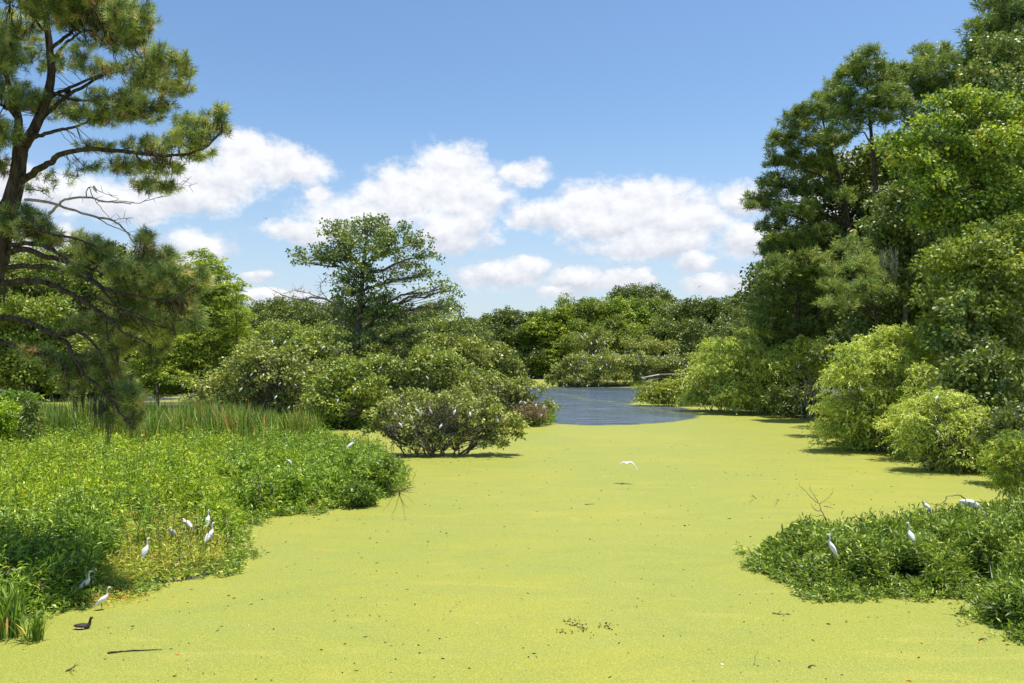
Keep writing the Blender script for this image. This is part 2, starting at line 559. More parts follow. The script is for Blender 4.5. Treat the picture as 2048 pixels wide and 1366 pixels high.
def mud_mat():
    m = bpy.data.materials.new('muddy_ground')
    m.use_nodes = True
    nt = m.node_tree
    N = NT(nt)
    pb = nt.nodes['Principled BSDF']
    g = N.n('ShaderNodeNewGeometry').outputs['Position']
    a = N.smooth(N.noise(g, 0.5, 6, 0.6), 0.35, 0.65)
    b = N.smooth(N.noise(g, 7, 5, 0.6), 0.35, 0.65)
    c = N.mix(a, (0.045, 0.036, 0.02), (0.06, 0.075, 0.02))
    c = N.mix(b, c, (0.10, 0.085, 0.05))
    nt.links.new(c, pb.inputs['Base Color'])
    pb.inputs['Roughness'].default_value = 0.9
    bp = N.n('ShaderNodeBump')
    bp.inputs['Strength'].default_value = 0.8
    bp.inputs['Distance'].default_value = 0.1
    nt.links.new(N.noise(g, 5, 8, 0.65), bp.inputs['Height'])
    nt.links.new(bp.outputs[0], pb.inputs['Normal'])
    return m


def water_mat():
    m = bpy.data.materials.new('pond_water')
    m.use_nodes = True
    nt = m.node_tree
    N = NT(nt)
    pb = nt.nodes['Principled BSDF']
    pb.inputs['Base Color'].default_value = (0.09, 0.12, 0.165, 1)  # blue of the reflected sky painted into the water's base colour
    pb.inputs['Roughness'].default_value = 0.10
    pb.inputs['IOR'].default_value = 1.33
    g = N.n('ShaderNodeNewGeometry').outputs['Position']
    v = N.vmath('MULTIPLY', g, (0.4, 1.0, 1))
    calm = N.smooth(N.noise(g, 0.05, 2, 0.5), 0.35, 0.6, 0.45, 1.0)
    h = N.math('ADD', N.math('MULTIPLY', N.noise(v, 1.3, 3, 0.55), 1.0), N.math('MULTIPLY', N.noise(v, 4.5, 3, 0.6), 0.4))
    h = N.math('ADD', h, N.math('MULTIPLY', N.noise(N.vmath('MULTIPLY', g, (0.35, 1.0, 1)), 0.55, 2, 0.5), 2.6))
    h = N.math('MULTIPLY', h, calm)
    bp = N.n('ShaderNodeBump')
    bp.inputs['Strength'].default_value = 0.9
    bp.inputs['Distance'].default_value = 0.17
    nt.links.new(h, bp.inputs['Height'])
    nt.links.new(bp.outputs[0], pb.inputs['Normal'])
    return m


def duckweed_mat():
    m = bpy.data.materials.new('duckweed')
    m.use_nodes = True
    nt = m.node_tree
    nt.nodes.clear()
    N = NT(nt)
    g = N.n('ShaderNodeNewGeometry').outputs['Position']
    at = N.n('ShaderNodeAttribute', attribute_name='tone')
    big = N.smooth(N.noise(g, 0.11, 4, 0.55), 0.36, 0.66)
    strk = N.smooth(N.noise(N.vmath('MULTIPLY', g, (0.25, 1.0, 1)), 0.9, 5, 0.6), 0.40, 0.66)
    c = N.mix(big, (0.2526, 0.2768, 0.0389), (0.2993, 0.2958, 0.0346))
    c = N.mix(N.math('MULTIPLY', strk, 0.55), c, (0.2465, 0.2725, 0.0519))
    sw = N.n('ShaderNodeTexNoise')
    nt.links.new(N.vmath('MULTIPLY', g, (0.30, 0.75, 1)), sw.inputs['Vector'])
    sw.inputs['Scale'].default_value = 0.75
    sw.inputs['Detail'].default_value = 5
    sw.inputs['Distortion'].default_value = 2.2
    c = N.mix(N.smooth(sw.outputs['Fac'], 0.53, 0.70, 0, 0.5), c, (0.2119, 0.2465, 0.0433))
    c = N.mix(N.smooth(sw.outputs['Fac'], 0.42, 0.30, 0, 0.5), c, (0.3460, 0.3244, 0.0519))
    # individual fronds and tiny dark gaps
    g1 = N.noise(g, 34, 2, 0.8)
    c = N.mix(N.smooth(g1, 0.50, 0.32, 0, 0.8), c, (0.15, 0.17, 0.02))
    c = N.mix(N.smooth(g1, 0.54, 0.70, 0, 0.85), c, (0.4498, 0.4239, 0.0951))
    g2 = N.noise(g, 9, 4, 0.75)
    c = N.mix(N.smooth(g2, 0.60, 0.78, 0, 0.55), c, (0.25, 0.26, 0.035))
    # patches where the mat is thin and stained brown
    th = N.math('MULTIPLY', N.smooth(N.noise(g, 0.55, 5, 0.65), 0.60, 0.74), N.smooth(N.noise(g, 14, 3, 0.7), 0.42, 0.6))
    c = N.mix(N.math('MULTIPLY', th, 0.42), c, (0.24, 0.225, 0.06))
    vo = N.n('ShaderNodeTexVoronoi', feature='F1')
    nt.links.new(g, vo.inputs['Vector'])
    vo.inputs['Scale'].default_value = 2.6
    spot = N.math('MULTIPLY', N.smooth(vo.outputs['Distance'], 0.085, 0.045), N.smooth(N.noise(g, 0.8, 3, 0.5), 0.54, 0.62))
    c = N.mix(N.math('MULTIPLY', spot, 0.85), c, (0.055, 0.06, 0.02))
    pb = N.n('ShaderNodeBsdfPrincipled')
    nt.links.new(c, pb.inputs['Base Color'])
    pb.inputs['Roughness'].default_value = 0.62
    pb.inputs['Specular IOR Level'].default_value = 0.3
    bp = N.n('ShaderNodeBump')
    bp.inputs['Strength'].default_value = 0.7
    bp.inputs['Distance'].default_value = 0.012
    nt.links.new(N.noise(g, 38, 3, 0.7), bp.inputs['Height'])
    nt.links.new(bp.outputs[0], pb.inputs['Normal'])
    tr = N.n('ShaderNodeBsdfTransparent')
    e = N.math('ADD', at.outputs['Fac'], N.math('MULTIPLY', N.math('SUBTRACT', N.noise(N.vmath('MULTIPLY', g, (0.45, 1, 1)), 1.6, 8, 0.78), 0.5), 3.4))
    mx = N.n('ShaderNodeMixShader')
    nt.links.new(N.smooth(e, -0.25, 0.25), mx.inputs[0])
    nt.links.new(tr.outputs[0], mx.inputs[1])
    nt.links.new(pb.outputs[0], mx.inputs[2])
    out = N.n('ShaderNodeOutputMaterial')
    nt.links.new(mx.outputs[0], out.inputs[0])
    return m


# ---------------------------------------------------------------- land, water, duckweed
def gp(*pts):
    return np.array([G(x, y)[:2] for x, y in pts])


SPIT = gp((-900, 1420), (-200, 1300), (0, 1250), (110, 1224), (210, 1198), (330, 1166), (455, 1143), (480, 1112), (470, 1075), (500, 1038), (600, 1028), (700, 1014),
          (785, 990), (806, 960), (790, 925), (700, 897), (600, 878), (400, 862), (60, 852), (-700, 836))
ISLE = np.array([(-30, 62), (-17, 57.5), (-4, 57), (1.5, 59.5), (3.2, 63), (2.6, 70), (-1, 80), (-8, 90), (-22, 94), (-42, 90), (-44, 76)])
RISLE = gp((1520, 1126), (1572, 1158), (1640, 1192), (1760, 1186), (1890, 1192), (1960, 1168), (2010, 1178), (1985, 1212), (1980, 1250), (2060, 1272), (2500, 1310), (2600, 1080), (1990, 1078), (1820, 1092), (1630, 1106), (1535, 1108))
RIGHT = np.array([(16.6, 96), (16.2, 88), (21.5, 86.5), (24.6, 74.5), (27.5, 69), (26, 55), (22.5, 46), (22, 38), (21, 34), (20, 28), (22, 24), (40, 18), (200, 10), (400, 60), (400, 400), (40, 400), (26, 140)])
FARISLE = np.array([(9, 144), (18, 142), (32, 143), (40, 150), (30, 168), (12, 164)])
LEFT = np.array([(-400, 60), (-75, 84), (-62, 100), (-50, 104), (-36, 108), (-25, 120), (-15, 150), (-6, 190), (0, 205), (12, 210), (45, 200), (60, 170), (400, 180), (4000, 400), (4000, 5000), (-4000, 5000), (-4000, 60)])
LANDS = [SPIT, ISLE, RISLE, RIGHT, FARISLE, LEFT]
OPEN = np.vstack([gp((1100, 848), (1180, 852), (1262, 850.5), (1340, 846), (1396, 837), (1408, 829), (1385, 817), (1330, 811)), np.array([(13, 88), (16, 96), (30, 139), (0, 141), (2, 190), (9, 208), (2.5, 208), (0, 150), (0, 80)])])


def poly_sd(poly, X, Y):
    """signed distance, positive inside"""
    p = np.stack([X, Y], -1)
    inside = np.zeros(X.shape, bool)
    d2 = np.full(X.shape, 1e18)
    n = len(poly)
    for i in range(n):
        a, b = poly[i], poly[(i + 1) % n]
        e = b - a
        w = p - a
        t = np.clip((w @ e) / (e @ e), 0, 1)
        q = w - t[..., None] * e
        d2 = np.minimum(d2, (q ** 2).sum(-1))
        c = (a[1] > Y) != (b[1] > Y)
        with np.errstate(divide='ignore', invalid='ignore'):
            xi = a[0] + (Y - a[1]) / (b[1] - a[1] if b[1] != a[1] else 1e-9) * (b[0] - a[0])
        inside ^= c & (X < xi)
    return np.sqrt(d2) * np.where(inside, 1, -1)


def line_d(pl, X, Y):
    d = np.full(X.shape, 1e9)
    p = np.stack([X, Y], -1)
    for a, b in zip(pl[:-1], pl[1:]):
        e = b - a
        w = p - a
        t = np.clip((w @ e) / (e @ e), 0, 1)
        d = np.minimum(d, np.sqrt(((w - t[..., None] * e) ** 2).sum(-1)))
    return d


_g = np.random.default_rng(3)
_ph = _g.uniform(0, 6.28, (24,))
_dr = _g.uniform(0, 6.28, (24,))


def wob(X, Y, s):
    """cheap smooth noise about -1..1 at wavelength about s"""
    o = 0
    for k in range(8):
        f = 2 * math.pi / (s * (0.6 + 0.15 * k))
        o = o + np.sin((X * math.cos(_dr[k]) + Y * math.sin(_dr[k])) * f + _ph[k])
    return o / 3.2


def land_h(X, Y):
    sd = np.full(X.shape, -1e9)
    for L_ in LANDS:
        sd = np.maximum(sd, poly_sd(L_, X, Y))
    sd = sd + 0.12 * wob(X, Y, 1.1)
    return np.where(sd > 0, 0.02 + 0.28 * (1 - np.exp(-sd / 1.5)), np.maximum(-0.6, sd * 0.5)), sd


def grid_sheet(xs, ys, zf):
    X, Y = np.meshgrid(xs, ys)
    Z = zf(X, Y)
    V = np.stack([X, Y, Z], -1).reshape(-1, 3)
    nx, ny = len(xs), len(ys)
    i = (np.arange(ny - 1)[:, None] * nx + np.arange(nx - 1)[None]).ravel()
    Q = np.stack([i, i + 1, i + nx + 1, i + nx], -1)
    return V, Q


def grow(a, b, step, fac):
    o = [a]
    while (o[-1] < b):
        o.append(o[-1] + step)
        step *= fac
    return np.array(o)


xs = np.concatenate([-grow(32, 4000, 0.5, 1.12)[::-1], np.arange(-31.7, 31.8, 0.3), grow(32, 4000, 0.5, 1.12)])
ys = np.concatenate([[-200, -60, -20, 0, 6], np.arange(9, 72, 0.3), grow(72, 5000, 0.5, 1.05)])
V, Q = grid_sheet(xs, ys, lambda X, Y: land_h(X, Y)[0])
b = MB().add(V, Q)
tag(b.build('ground', mud_mat(), smooth=True), 'dark muddy ground of the pond banks and islands', 'ground', kind='structure')
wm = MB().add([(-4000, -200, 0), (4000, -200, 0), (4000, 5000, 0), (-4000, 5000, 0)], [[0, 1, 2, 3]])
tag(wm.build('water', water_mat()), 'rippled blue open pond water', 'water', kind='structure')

dxs = np.concatenate([-grow(24, 130, 0.8, 1.06)[::-1], np.arange(-23.6, 24, 0.4), grow(24.2, 90, 0.8, 1.06)])
dys = np.concatenate([np.arange(-10, 54, 0.5), np.arange(54, 110, 0.35), grow(110, 215, 0.6, 1.02)])
V, Q = grid_sheet(dxs, dys, lambda X, Y: np.full(X.shape, 0.006))
sd = -poly_sd(OPEN, V[:, 0], V[:, 1])
cov = sd * 0.9 + 0.3
for pl, w, s in [
        (gp((1120, 788), (1180, 800), (1240, 806), (1300, 818), (1360, 826), (1400, 832)), 2.6, 0.8),
        (gp((1090, 775), (1180, 783), (1290, 784)), 4.0, 0.8),
        (np.array([(2, 150), (4, 180), (6, 204)]), 7.0, 1.5),
        (gp((1180, 815), (1260, 828), (1330, 832)), 2.2, 0.6),
        (gp((1260, 800), (1300, 808), (1330, 815)), 3.0, 0.8)]:
    d = line_d(pl, V[:, 0], V[:, 1])
    cov = np.maximum(cov, -1.0 + s * np.exp(-(d / w) ** 2))
pond2 = poly_sd(np.array([(-60, 92), (-44, 94), (-40, 100), (-46, 104), (-60, 100)]), V[:, 0], V[:, 1])
cov = np.minimum(cov, np.where(pond2 > -2, -pond2 * 0.6, 9))
keep = (cov[Q] > -1.0).any(1)
b = MB().add(V, Q[keep], np.clip(cov, -2, 2))
dw = b.build('duckweed', duckweed_mat())
tag(dw, 'bright yellow-green duckweed covering the still pond surface', 'duckweed', kind='stuff')

# ---------------------------------------------------------------- trees and shrubs
def limb(A, B, r0, r1, sag=0.12, n=7, jit=0.02, r=None):
    A, B = np.asarray(A, float), np.asarray(B, float)
    ln = np.linalg.norm(B - A)
    m1 = A + (B - A) * 0.35 + np.array([0, 0, sag * ln])
    m2 = A + (B - A) * 0.7 + np.array([0, 0, sag * 0.9 * ln])
    pts = resample([A, m1, m2, B], n, ln * jit, r)
    return pts, np.linspace(r0, r1, n)


def px_lobes(lst, depth, r, ythick=1.0, djit=0.0):
    """(x, y, rx, ry[, dd[, dens]]) in photo pixels at a real distance -> ellipsoids"""
    o = []
    for l in lst:
        x, y, rx, ry = l[:4]
        dd = l[4] if len(l) > 4 and l[4] is not None else r.uniform(-djit, djit)
        d = depth + dd
        c = P(x, y, d)
        s = d / FPX
        ryw = (rx + ry) * 0.5 * s * ythick
        o.append((c[0], c[1], c[2], rx * s, ryw, ry * s, l[5] if len(l) > 5 else 1.0))
    return o


def tree(name, label, cat, base, lobes, mat, bark, style='broad', trunk=None, r0=0.25, seed=1, nbranch=99, group=None, twigs=False,
         topfrac=0.95, crown_name='crown', sag=0.1, ntwig=4, extra=None, **kw):
    """trunk, one child per main limb, crown of separate leaf faces"""
    r = np.random.default_rng(seed)
    base = np.array([base[0], base[1], base[2] if len(base) > 2 else 0.05])
    root = empty(name, base, label, cat, group)
    lob = np.array([l[:6] for l in lobes])
    top = lob[:, :3][np.argmax(lob[:, 2])]
    if trunk is None:
        t1 = np.array([base[0] * 0.45 + top[0] * 0.55, base[1] * 0.5 + top[1] * 0.5, base[2] + (top[2] - base[2]) * 0.5])
        trunk = [base - np.array([0, 0, 0.3]), t1, base + (top - base) * topfrac]
    tp = resample(trunk, 14, 0.0)
    tr = r0 * (1 - 0.82 * np.linspace(0, 1, 14) ** 0.9)
    tr[0] *= 1.3
    b = MB()
    tube(b, tp, tr, 9)
    b.build('trunk', bark, root, base, smooth=True)
    q, t, C = foliage(lobes, style, seed=seed + 50, **kw)
    order = np.argsort([-(l[3] * l[5]) for l in lobes])[:nbranch]
    for i in order:
        c = lob[i, :3]
        hd = np.linalg.norm(tp[:, :2] - c[:2], axis=1)
        want = c[2] - 0.35 * hd
        k = int(np.argmin(np.abs(tp[:, 2] - want) + 0.0 * hd))
        k = min(max(k, 3), 12)
        A = tp[k]
        rr = max(0.02, min(tr[k] * 0.5, r0 * 0.3))
        pts, rad = limb(A, c, rr, rr * 0.3, sag, 7, 0.025, r)
        b = MB()
        tube(b, pts, rad, 6)
        if twigs:
            sub = C[np.linalg.norm((C - c) / lob[i, 3:6], axis=1) < 1.1]
            if len(sub):
                sub = sub[r.permutation(len(sub))[:ntwig * 6]]
                st = pts[r.integers(2, 7, len(sub))]
                mid = (st + sub) / 2 + r.normal(size=sub.shape) * 0.15
                prisms(b, st, mid, rr * 0.22, rr * 0.14)
                prisms(b, mid, sub, rr * 0.14, rr * 0.05)
        b.build('branch', bark, root, base, smooth=True)
    b = MB().quads(q, t)
    b.build(crown_name, mat, root, base)
    if extra:
        extra(root, base, r)
    return root


def shrub(name, label, base, lobes, mat, style='broad', seed=1, nstem=7, rs=0.05, wood=None, group=None, twigd=0, cat='shrub', **kw):
    r = np.random.default_rng(seed)
    base = np.array([base[0], base[1], 0.03])
    root = empty(name, base, label, cat, group)
    q, t, C = foliage(lobes, style, seed=seed + 9, **kw)
    MB().quads(q, t).build('foliage', mat, root, base)
    wood = wood or M['twig']
    lob = np.array([l[:6] for l in lobes])
    for k in range(nstem):
        l = lob[k % len(lob)]
        s = np.array([base[0] * 0.6 + l[0] * 0.4, base[1] * 0.6 + l[1] * 0.4, -0.1]) + r.normal(size=3) * [0.25, 0.25, 0]
        e = l[:3] + unit(1, r)[0] * l[3:6] * 0.7
        pts, rad = limb(s, e, rs, rs * 0.3, 0.10, 7, 0.03, r)
        b = MB()
        tube(b, pts, rad, 5)
        if twigd:
            sub = C[r.permutation(len(C))[:twigd]]
            sub = sub[np.linalg.norm(sub - pts[5], axis=1) < np.max(l[3:6]) * 1.6]
            if len(sub):
                st = pts[r.integers(1, 7, len(sub))]
                mid = (st + sub) / 2 + r.normal(size=sub.shape) * 0.12
                prisms(b, st, mid, rs * 0.35, rs * 0.25)
                prisms(b, mid, sub, rs * 0.25, rs * 0.12)
                tip = sub + norm(unit(len(sub), r) + [0, 0, 0.5]) * r.uniform(0.25, 0.6, (len(sub), 1))
                prisms(b, sub, tip, rs * 0.13, rs * 0.07)
        b.build('stem', wood, root, base)
    return root


# ---- near pine at the left
def near_pine():
    r = np.random.default_rng(21)
    D0 = 18.5
    base = G(-60, 1150)
    base = np.array([P(-75, 700, D0)[0], D0, 0.15])
    root = empty('pine_tree', base, 'large near pine at the left edge with long bare lower limbs and drooping needle boughs', 'tree')
    trunk_px = [(-110, 1140), (-92, 900), (-68, 700), (-34, 590), (-12, 530), (0, 480), (11, 427), (32, 369), (44, 300), (68, 258), (96, 190), (102, 120), (94, 34), (98, -60), (104, -160)]
    tp = np.array([P(x, y, D0) for x, y in trunk_px])
    tpr = resample(tp, 40, 0.012, r)
    tr = np.interp(np.linspace(0, 1, 40), [0, 0.35, 0.5, 0.62, 0.8, 1], [0.36, 0.25, 0.18, 0.12, 0.08, 0.03])
    b = MB()
    tube(b, tpr, tr, 12)
    tube(b, resample([P(34, 369, D0), P(36, 290, D0 + 0.2), P(36, 230, D0 + .3), P(20, 180, D0 + .4), P(-10, 60, D0 + .6)], 12), np.linspace(0.14, 0.04, 12), 8)
    b.build('trunk', M['bark'], root, base, smooth=True)
    bare = [  # traced limbs: pixel points, start and end depth offset, start radius
        ([(50, 285), (79, 270), (120, 260), (150, 253), (200, 232), (262, 215)], 0, -1.0, 0.055),
        ([(44, 362), (75, 340), (100, 325), (125, 308), (172, 300), (250, 303), (330, 312), (400, 300), (445, 262)], 0, -1.6, 0.085),
        ([(96, 200), (140, 175), (200, 150), (250, 142)], 0, 0.8, 0.05),
        ([(100, 140), (120, 100), (160, 66), (215, 55)], 0, -0.5, 0.05),
        ([(96, 70), (60, 30), (20, 10)], 0, -0.5, 0.04),
        ([(36, 235), (10, 215), (-30, 205)], 0, -0.5, 0.06),
        ([(72, 250), (130, 195), (190, 160), (250, 128), (320, 110), (372, 120)], 0, 1.2, 0.05),
        ([(99, 180), (150, 200), (220, 195), (300, 170), (352, 165)], 0, 0.6, 0.04),
        ([(100, 100), (150, 60), (220, 30), (285, 20)], 0, 0.5, 0.045),
        ([(14, 440), (60, 455), (110, 470), (160, 480), (200, 500)], 0, -1.5, 0.05),
        ([(16, 490), (68, 487), (103, 499), (140, 520), (200, 545), (262, 548), (330, 552)], 0, -1.2, 0.06),
        ([(12, 506), (51, 498), (92, 513), (137, 526), (171, 547), (205, 575), (260, 590), (340, 600), (388, 570)], 0, -1.6, 0.075),
        ([(8, 534), (68, 533), (120, 539), (154, 550), (191, 567), (240, 620), (310, 650)], 0, -1.5, 0.065),
        ([(6, 566), (68, 562), (113, 574), (157, 595), (191, 619), (219, 639), (246, 662), (300, 690)], 0, -1.8, 0.075),
        ([(164, 597), (181, 587), (219, 608), (273, 627), (320, 650)], -0.8, -1.6, 0.035),
        ([(212, 636), (214, 660), (222, 687), (262, 710)], -1.1, -1.5, 0.022),
        ([(-20, 636), (34, 637), (75, 653), (113, 673), (137, 692), (150, 720), (170, 750), (215, 790), (245, 830), (262, 855)], 0, -1.8, 0.07),
        ([(-20, 682), (34, 691), (68, 704), (103, 712), (140, 735)], 0, -1.2, 0.05),
        ([(113, 673), (150, 662), (190, 690), (215, 740), (230, 780)], -0.7, -1.7, 0.04),
    ]
    allp = []
    for pts, d0, d1, rr in bare:
        n = len(pts)
        w = [P(x, y, D0 + d0 + (d1 - d0) * i / (n - 1)) for i, (x, y) in enumerate(pts)]
        c = resample(w, n * 4, 0.012, r)
        b = MB()
        tube(b, c, np.linspace(rr, rr * 0.22, len(c)), 7)
        b.build('branch', M['bark'], root, base, smooth=True)
        allp.append(c[len(c) // 3:])
    dead = [
        ([(97, 430), (115, 412), (130, 400), (170, 394), (205, 402), (232, 405), (262, 408)], 0.032),
        ([(172, 394), (178, 375), (205, 385), (238, 398)], 0.012),
        ([(50, 400), (92, 404), (137, 417), (191, 434), (226, 441), (250, 460), (268, 486), (285, 505)], 0.035),
        ([(178, 375), (190, 400), (215, 432), (232, 446)], 0.010),
        ([(196, 402), (240, 403), (280, 405), (310, 396), (335, 392), (345, 378)], 0.010),
        ([(50, 378), (80, 382), (105, 398)], 0.014),
        ([(226, 441), (252, 437), (262, 448)], 0.007),
        ([(300, 360), (340, 372), (372, 360), (384, 352)], 0.006),
        ([(191, 434), (230, 455), (262, 470), (290, 498)], 0.012),
        ([(320, 370), (352, 368), (378, 372)], 0.005),
    ]
    for pts, rr in dead:
        c = resample([P(x, y, D0 - 0.5 - 0.004 * x) for x, y in pts], len(pts) * 4, 0.008, r)
        b = MB()
        tube(b, c, np.linspace(rr, rr * 0.35, len(c)), 6)
        n = 5
        st = c[r.integers(3, len(c), n)]
        prisms(b, st, st + unit(n, r) * 0.16 + np.array([0.05, 0, 0.02]), 0.006, 0.003)
        o = b.build('dead_branch', M['bark_pale'] if rr > 0.02 else M['twig_dark'], root, base, smooth=True)
    allp = np.concatenate(allp)
    up = [(30, 60, 55, 40), (110, 20, 65, 30), (185, 20, 65, 30), (262, 30, 46, 38), (215, 75, 62, 20), (262, 70, 36, 20), (318, 112, 32, 22), (362, 128, 24, 22),
          (290, 135, 46, 20), (352, 172, 36, 16), (300, 165, 50, 16), (232, 197, 60, 18), (325, 205, 34, 12), (40, 190, 48, 24), (115, 212, 55, 20), (195, 228, 55, 18),
          (280, 226, 42, 16), (395, 245, 44, 20), (440, 222, 18, 16), (450, 256, 16, 14), (372, 272, 50, 16), (300, 290, 56, 14), (200, 292, 44, 12, None, 0.7),
          (398, 306, 36, 10), (250, 330, 54, 15), (328, 330, 38, 16), (300, 368, 40, 16), (338, 372, 26, 9), (112, 352, 44, 12, None, 0.35), (10, 110, 36, 34),
          (90, 120, 44, 20, None, 0.6), (150, 112, 44, 18, None, 0.6), (205, 135, 44, 16, None, 0.7), (18, 262, 24, 22), (8, 330, 12, 20), (160, 330, 36, 10, None, 0.4), (90, 375, 30, 10, None, 0.3),
          (60, -40, 90, 40), (190, -30, 80, 35), (-40, 130, 50, 60), (-50, 260, 50, 50)]
    low = [(48, 445, 46, 34), (95, 472, 34, 22), (165, 478, 22, 15), (190, 500, 40, 24), (148, 535, 26, 14, None, 0.5), (290, 480, 17, 22), (292, 515, 24, 18), (338, 512, 20, 18),
           (250, 540, 40, 24), (328, 555, 44, 24), (388, 558, 34, 24), (262, 590, 54, 22), (350, 598, 40, 22), (380, 638, 28, 26), (322, 650, 38, 30),
           (268, 640, 36, 20), (200, 640, 34, 22, None, 0.7), (312, 690, 28, 20), (240, 682, 34, 20), (160, 650, 30, 20, None, 0.7), (200, 722, 42, 24), (150, 742, 34, 24),
           (215, 762, 48, 24), (262, 790, 28, 24), (232, 822, 26, 22), (150, 778, 20, 16), (110, 722, 26, 16), (262, 836, 20, 20), (70, 700, 40, 14, None, 0.4)]

    def tufts(lst, depth, slope, Ln, nn, k, jd, seed, name):
        rr = np.random.default_rng(seed)
        Cs, As = [], []
        for l in lst:
            x, y, rx, ry = l[:4]
            dm = l[5] if len(l) > 5 else 1.0
            n = int(k * rx * ry / 1000.0 * dm)
            d = depth + slope * (x / 400.0) + rr.uniform(-jd, jd)
            c = P(x, y, d)
            s = d / FPX
            u = unit(n, rr) * (rr.random(n) ** 0.38)[:, None]
            Cs.append(c + u * np.array([rx * s * 1.15, (rx + ry) / 2 * s * 1.25, ry * s * 1.12]))
            As.append(u)
        C, A = np.concatenate(Cs), np.concatenate(As)
        near = allp[np.argmin(((C[:, None, :] - allp[None]) ** 2).sum(-1), axis=1)]
        out = norm(C - near)
        A = norm(A * 0.5 + out * 0.55 + np.array([0.15, 0, 0.8]) + unit(len(C), rr) * 0.25)
        idx = np.repeat(np.arange(len(C)), nn)
        m = len(idx)
        kk = rr.uniform(-0.75, 0.1, m)
        pos = C[idx] + A[idx] * (kk * 0.16)[:, None]
        Dn = A[idx] * 0.55 + unit(m, rr) * 0.75 + np.array([0, 0, -0.08])
        q = leaves(pos, Dn, Ln * rr.uniform(0.75, 1.15, m), 0.010, 0.06, 0.3, rr)
        ct = rr.uniform(0.0, 0.85, len(C))
        brown = rr.random(len(C)) < 0.06
        ct[brown] = rr.uniform(0.85, 1.25, brown.sum())
        tt = np.clip(ct[idx] * 0.75 + rr.random(m) * 0.25, 0, 1)
        MB().quads(q, tt).build(name, M['pine_near'], root, base)
        b = MB()
        P0 = C - A * 0.17
        prisms(b, P0, C + A * 0.02, 0.006, 0.004)
        far = near + (P0 - near) * 0.5 + rr.normal(size=P0.shape) * 0.05
        pick = (rr.random(len(C)) < 0.5) & (np.linalg.norm(near - P0, axis=1) < 0.75)
        prisms(b, near[pick], far[pick], 0.009, 0.007)
        prisms(b, far[pick], P0[pick], 0.007, 0.005)
        b.build('twigs', M['bark'], root, base)

    tufts(up, 18.3, -0.6, 0.175, 44, 84, 1.0, 5, 'foliage')
    tufts(low, 18.4, -0.7, 0.21, 48, 84, 0.5, 6, 'foliage')
    # moss strands
    b = MB()
    for (x, y, h, n) in [(152, 770, 60, 10), (168, 780, 40, 8), (188, 790, 70, 12), (205, 800, 62, 12), (214, 800, 90, 10), (232, 810, 60, 10), (262, 830, 42, 9), (75, 560, 40, 5), (128, 540, 30, 5), (178, 540, 30, 6),
                         (10, 570, 40, 9), (300, 700, 30, 6), (345, 640, 36, 6), (230, 700, 40, 6)]:
        for k in range(n):
            d = 17.9 + r.uniform(-0.3, 0.3)
            a = P(x + r.normal() * 4, y + r.uniform(-8, 8), d)
            ln = h * r.uniform(0.5, 1.1) * d / FPX
            pts = np.array([a + np.array([r.normal() * 0.008, r.normal() * 0.008, -ln * s]) for s in np.linspace(0, 1, 9)])
            wd = 0.6 * np.array([.006, .014, .018, .016, .018, .014, .012, .008, .002]) * r.uniform(0.6, 1.4)
            pp = np.array([[p - [w, 0, 0], p + [w, 0, 0]] for p, w in zip(pts, wd)])
            q = np.stack([pp[:-1, 0], pp[:-1, 1], pp[1:, 1], pp[1:, 0]], 1)
            b.quads(q, r.uniform(0, 1, len(q)))
            m = 26
            pos = pts[r.integers(0, 9, m)] + r.normal(size=(m, 3)) * 0.012
            b.quads(leaves(pos, np.array([0, 0, -1.0]) + unit(m, r) * 0.5, 0.07, 0.006, 0, r=r), r.random(m))
    b.build('hanging_moss', M['moss'], root, base)
    return root


near_pine()

# ---- lone tree on the island in the middle
rr_ = np.random.default_rng(5)
DT = 74.0
lt = px_lobes([
    (745, 455, 48, 24), (700, 462, 45, 26), (670, 478, 28, 24, None, .8), (790, 470, 40, 24), (720, 500, 55, 28), (680, 515, 34, 24), (770, 505, 44, 24, None, .8),
    (832, 485, 30, 22, None, .6), (858, 512, 26, 22, None, .5), (820, 525, 34, 24, None, .5), (655, 505, 20, 20, None, .7), (720, 548, 38, 34, None, 1.2), (700, 585, 34, 30, None, 1.1), (675, 560, 22, 18, None, .6),
    (628, 502, 28, 14, None, .45), (598, 510, 20, 14, None, .5), (605, 525, 18, 8, None, .45), (648, 520, 18, 10, None, .4), (735, 615, 50, 30), (770, 590, 34, 26, None, .8), (800, 560, 34, 22, None, .45), (845, 552, 32, 20, None, .45),
    (880, 572, 26, 16, None, .45), (903, 582, 20, 20, None, .55), (895, 612, 18, 12, None, .45), (850, 590, 30, 14, None, .3), (760, 640, 44, 28, None, .9), (810, 635, 36, 24, None, .8), (700, 640, 40, 30, None, .9), (840, 660, 40, 22, None, .6),
    (690, 690, 40, 26, None, .6), (745, 685, 44, 22, None, .7), (790, 680, 40, 22, None, .7)], DT, rr_, 1.0, 1.6)
tree('island_tree', 'tall open-crowned broadleaf tree rising from the shrubby island left of the open water', 'tree', (P(712, 700, DT)[0], DT), lt, M['gloss'], M['bark_grey'], 'broad',
     trunk=[P(712, 830, DT), P(712, 730, DT), P(716, 660, DT), P(722, 590, DT), P(728, 520, DT), P(735, 460, DT)], r0=0.52, seed=61, twigs=True, ntwig=6,
     dens=1.25, subr=0.42, nl=19, L=0.19, W=0.12, fill=0.35, zmin=-0.8, shell=(0.5, 1.05), sag=0.05)
